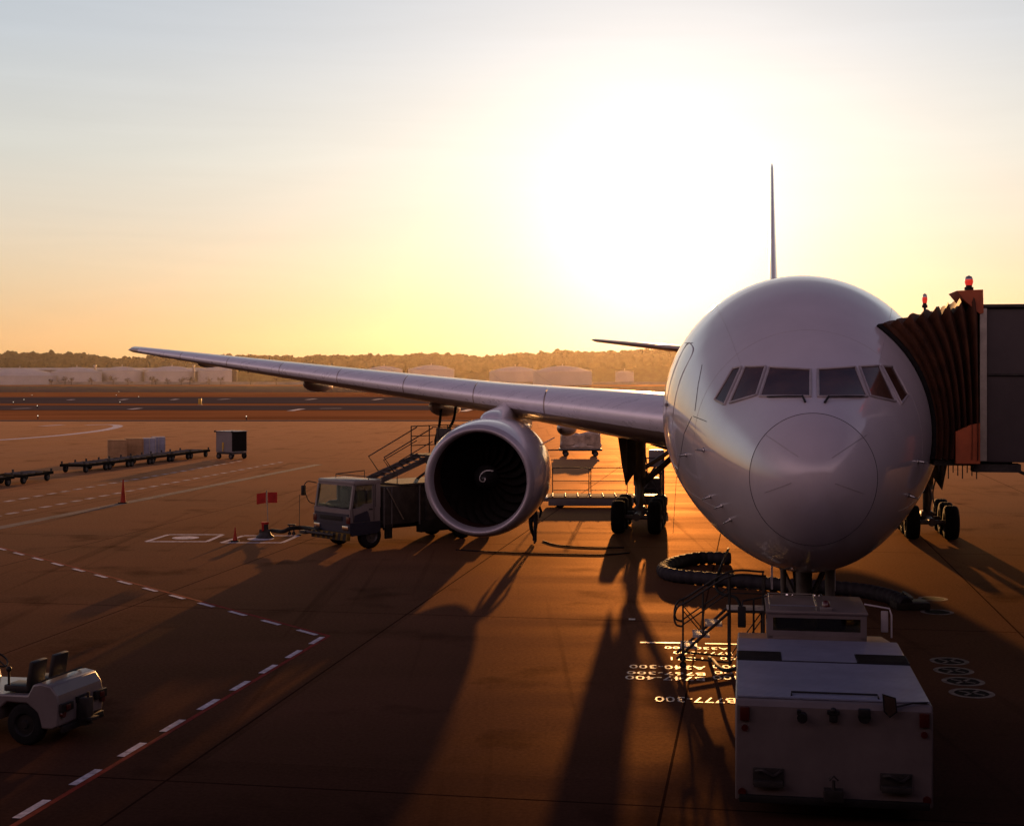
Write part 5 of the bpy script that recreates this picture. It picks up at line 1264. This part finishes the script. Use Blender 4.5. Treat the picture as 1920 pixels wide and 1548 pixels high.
for rowi, (dy, lift) in enumerate(((0, -4.0), (18, -1.5), (40, 0))):
    px = -260.0
    while px < 2150:
        d = D0 + dy; top = CAMZ + (HY - ridge_top(px)) * d / F + lift
        r = rnd.uniform(2.4, 5.0); x = (px - CX) * d / F
        clump((x, d, top - r * rnd.uniform(.8, 1.15)), r, 3 if rowi == 2 else 2, rnd.uniform(.85, 1.2))
        if rnd.random() < .16: 
            hh = rnd.uniform(2.5, 4.5); cb = Vector((x + rnd.uniform(-2, 2), d, top - r * .7)); spike(cb, hh, r * .35)
        px += r * F / d * rnd.uniform(.55, .95)
x0 = (-300 - CX) * D0 / F; x1 = (2200 - CX) * D0 / F
A = []; B = []
n = 200
for i in range(n + 1):
    px = -300 + 2500 * i / n; x = (px - CX) * (D0 + 10) / F; A.append((x, D0 - 6, 0)); B.append((x, D0 + 16, CAMZ + (HY - ridge_top(px)) * (D0 + 16) / F - 4.5))
b0 = len(FV); FV.extend([Vector(p) for p in A + B + [(p[0], p[1] + 60, 0) for p in B]]); m_ = n + 1
for k in range(2): FF.extend([[b0 + k * m_ + i, b0 + k * m_ + i + 1, b0 + (k + 1) * m_ + i + 1, b0 + (k + 1) * m_ + i] for i in range(n)])
me = bpy.data.meshes.new('forest'); me.from_pydata([tuple(v) for v in FV], [], FF); me.materials.append(M['wood']); fo = bpy.data.objects.new('forest', me); COL.objects.link(fo)
tag(fo, 'dark wooded ridge along the horizon in evening haze', 'forest', kind='stuff')

# low evening haze lying over the far airfield
mb = MB(); mb.box((0, 980, 24), (2600, 1240, 48)); hz = mb.build('haze', 'dark', smooth=0)
hm = bpy.data.materials.new('evening_haze'); hm.use_nodes = True; nt = hm.node_tree; nt.nodes.clear()
out = nt.nodes.new('ShaderNodeOutputMaterial'); pv = nt.nodes.new('ShaderNodeVolumePrincipled')
HAZE_D, HAZE_G = 0.00012, 0.75
pv.inputs['Density'].default_value = HAZE_D; pv.inputs['Anisotropy'].default_value = HAZE_G; pv.inputs['Color'].default_value = (.92, .79, .62, 1)
nt.links.new(pv.outputs[0], out.inputs['Volume']); hz.data.materials.clear(); hz.data.materials.append(hm); hm.volume_intersection_method = 'FAST' if hasattr(hm, 'volume_intersection_method') else None if False else 'FAST'
tag(hz, 'thin warm haze over the far side of the airfield', 'haze', kind='stuff')

# ================================================================= LIGHT, SKY, CAMERA
SUN_AZ = math.atan2(1235 - CX, F); SUN_EL = math.atan2(HY - 446, sqrt(F * F + (1235 - CX) ** 2))
sdir = Vector((sin(SUN_AZ) * cos(SUN_EL), cos(SUN_AZ) * cos(SUN_EL), sin(SUN_EL)))
sun = bpy.data.lights.new('sun', 'SUN'); sun.energy = 5.0; sun.angle = radians(.53); sun.color = (1.0, .47, .15)
so = bpy.data.objects.new('sun', sun); COL.objects.link(so); so.rotation_euler = sdir.to_track_quat('Z', 'Y').to_euler(); so.location = (20, 100, 40)

w = bpy.data.worlds.new('World'); SC.world = w; w.use_nodes = True; nt = w.node_tree; N = nt.nodes; L = nt.links; N.clear()
out = N.new('ShaderNodeOutputWorld'); tc = N.new('ShaderNodeTexCoord'); sepw = N.new('ShaderNodeSeparateXYZ')
nrmz = N.new('ShaderNodeVectorMath'); nrmz.operation = 'NORMALIZE'; L.new(tc.outputs['Generated'], nrmz.inputs[0]); L.new(nrmz.outputs[0], sepw.inputs[0])
def wm(op, a, b=None):
    n = N.new('ShaderNodeMath'); n.operation = op
    for i, v in enumerate((a, b)):
        if v is None: continue
        if isinstance(v, (int, float)): n.inputs[i].default_value = v
        else: L.new(v, n.inputs[i])
    return n.outputs[0]
def ramp(fac, stops):
    r = N.new('ShaderNodeValToRGB'); e = r.color_ramp.elements
    while len(e) < len(stops): e.new(.5)
    for i, (p, c) in enumerate(stops): e[i].position = p; e[i].color = (*c, 1)
    L.new(fac, r.inputs[0]); return r.outputs[0]
zf = wm('MAXIMUM', sepw.outputs[2], 0.0)
fwd_sky = ramp(zf, [(0, (.72, .42, .15)), (.019, (.80, .49, .23)), (.038, (.85, .57, .31)), (.068, (.86, .67, .45)), (.106, (.83, .73, .59)), (.15, (.76, .76, .70)), (.227, (.62, .68, .74)), (.265, (.56, .63, .71)), (.36, (.13, .16, .24)), (.7, (.035, .045, .11)), (1, (.022, .03, .09))])
back_sky = ramp(zf, [(0, (.14, .09, .08)), (.14, (.30, .20, .20)), (.30, (1.45, .93, .98)), (.48, (1.35, .90, 1.02)), (.62, (.40, .31, .42)), (.72, (.05, .055, .13)), (1, (.022, .03, .09))])
mr = N.new('ShaderNodeMapRange'); mr.interpolation_type = 'SMOOTHSTEP'; mr.inputs['From Min'].default_value = -.25; mr.inputs['From Max'].default_value = .75
L.new(sepw.outputs[1], mr.inputs[0])
mx = N.new('ShaderNodeMixRGB'); L.new(mr.outputs[0], mx.inputs[0]); L.new(back_sky, mx.inputs[1]); L.new(fwd_sky, mx.inputs[2])
# thin cirrus
mpw = N.new('ShaderNodeMapping'); mpw.inputs['Scale'].default_value = (2.0, 2.0, 22.0); mpw.inputs['Rotation'].default_value = (0, radians(3), 0); L.new(nrmz.outputs[0], mpw.inputs[0])
cn = N.new('ShaderNodeTexNoise'); cn.inputs['Scale'].default_value = 2.4; cn.inputs['Detail'].default_value = 8; cn.inputs['Roughness'].default_value = .55; cn.inputs['Distortion'].default_value = .6; L.new(mpw.outputs[0], cn.inputs['Vector'])
cl = N.new('ShaderNodeMapRange'); cl.inputs['From Min'].default_value = .35; cl.inputs['From Max'].default_value = .7; cl.inputs['To Min'].default_value = .975; cl.inputs['To Max'].default_value = 1.025; L.new(cn.outputs['Fac'], cl.inputs[0])
sc = N.new('ShaderNodeVectorMath'); sc.operation = 'SCALE'; L.new(mx.outputs[0], sc.inputs[0]); L.new(cl.outputs[0], sc.inputs['Scale'])
# glow of bright air round the sun
dt = N.new('ShaderNodeVectorMath'); dt.operation = 'DOT_PRODUCT'; L.new(nrmz.outputs[0], dt.inputs[0]); dt.inputs[1].default_value = sdir
ang_ = wm('ARCCOSINE', wm('MINIMUM', dt.outputs['Value'], 1.0))
g1 = wm('MULTIPLY', wm('EXPONENT', wm('MULTIPLY', wm('POWER', wm('DIVIDE', ang_, radians(4.0)), 2.0), -1.0)), .6)
g2 = wm('MULTIPLY', wm('EXPONENT', wm('MULTIPLY', wm('DIVIDE', ang_, radians(9.0)), -1.0)), 1.05)
gl = wm('ADD', g1, g2)
gc = N.new('ShaderNodeVectorMath'); gc.operation = 'SCALE'; gc.inputs[0].default_value = (1.0, .82, .70); L.new(gl, gc.inputs['Scale'])
ad = N.new('ShaderNodeVectorMath'); ad.operation = 'ADD'; L.new(sc.outputs[0], ad.inputs[0]); L.new(gc.outputs[0], ad.inputs[1])
bg1 = N.new('ShaderNodeBackground'); bg1.inputs['Strength'].default_value = 0.80; L.new(ad.outputs[0], bg1.inputs['Color'])
sky = N.new('ShaderNodeTexSky'); sky.sky_type = 'NISHITA'; sky.sun_disc = False; sky.sun_elevation = SUN_EL; sky.sun_rotation = SUN_AZ; sky.air_density = 1.0; sky.dust_density = 1.5
bg2 = N.new('ShaderNodeBackground'); bg2.inputs['Strength'].default_value = 0.008; L.new(sky.outputs[0], bg2.inputs['Color'])
as_ = N.new('ShaderNodeAddShader'); L.new(bg1.outputs[0], as_.inputs[0]); L.new(bg2.outputs[0], as_.inputs[1]); L.new(as_.outputs[0], out.inputs[0])

cam = bpy.data.cameras.new('camera'); co = bpy.data.objects.new('camera', cam); COL.objects.link(co)
co.location = (0, 0, CAMZ); co.rotation_euler = (pi / 2, 0, 0); cam.sensor_width = 36.0; cam.sensor_fit = 'HORIZONTAL'; cam.lens = 36.0 * F / 1920.0
cam.shift_y = -(774.0 - HY) / 1920.0; cam.clip_end = 20000; cam.clip_start = .1
SC.camera = co
SC.view_settings.view_transform = 'Standard'; SC.view_settings.look = 'None'; SC.view_settings.exposure = 0.0; SC.view_settings.gamma = 1.0
SC.render.engine = 'CYCLES'
cy = SC.cycles; cy.use_denoising = True; cy.max_bounces = 6; cy.transparent_max_bounces = 8; cy.volume_bounces = 0; cy.sample_clamp_indirect = 6.0; cy.caustics_reflective = False; cy.caustics_refractive = False
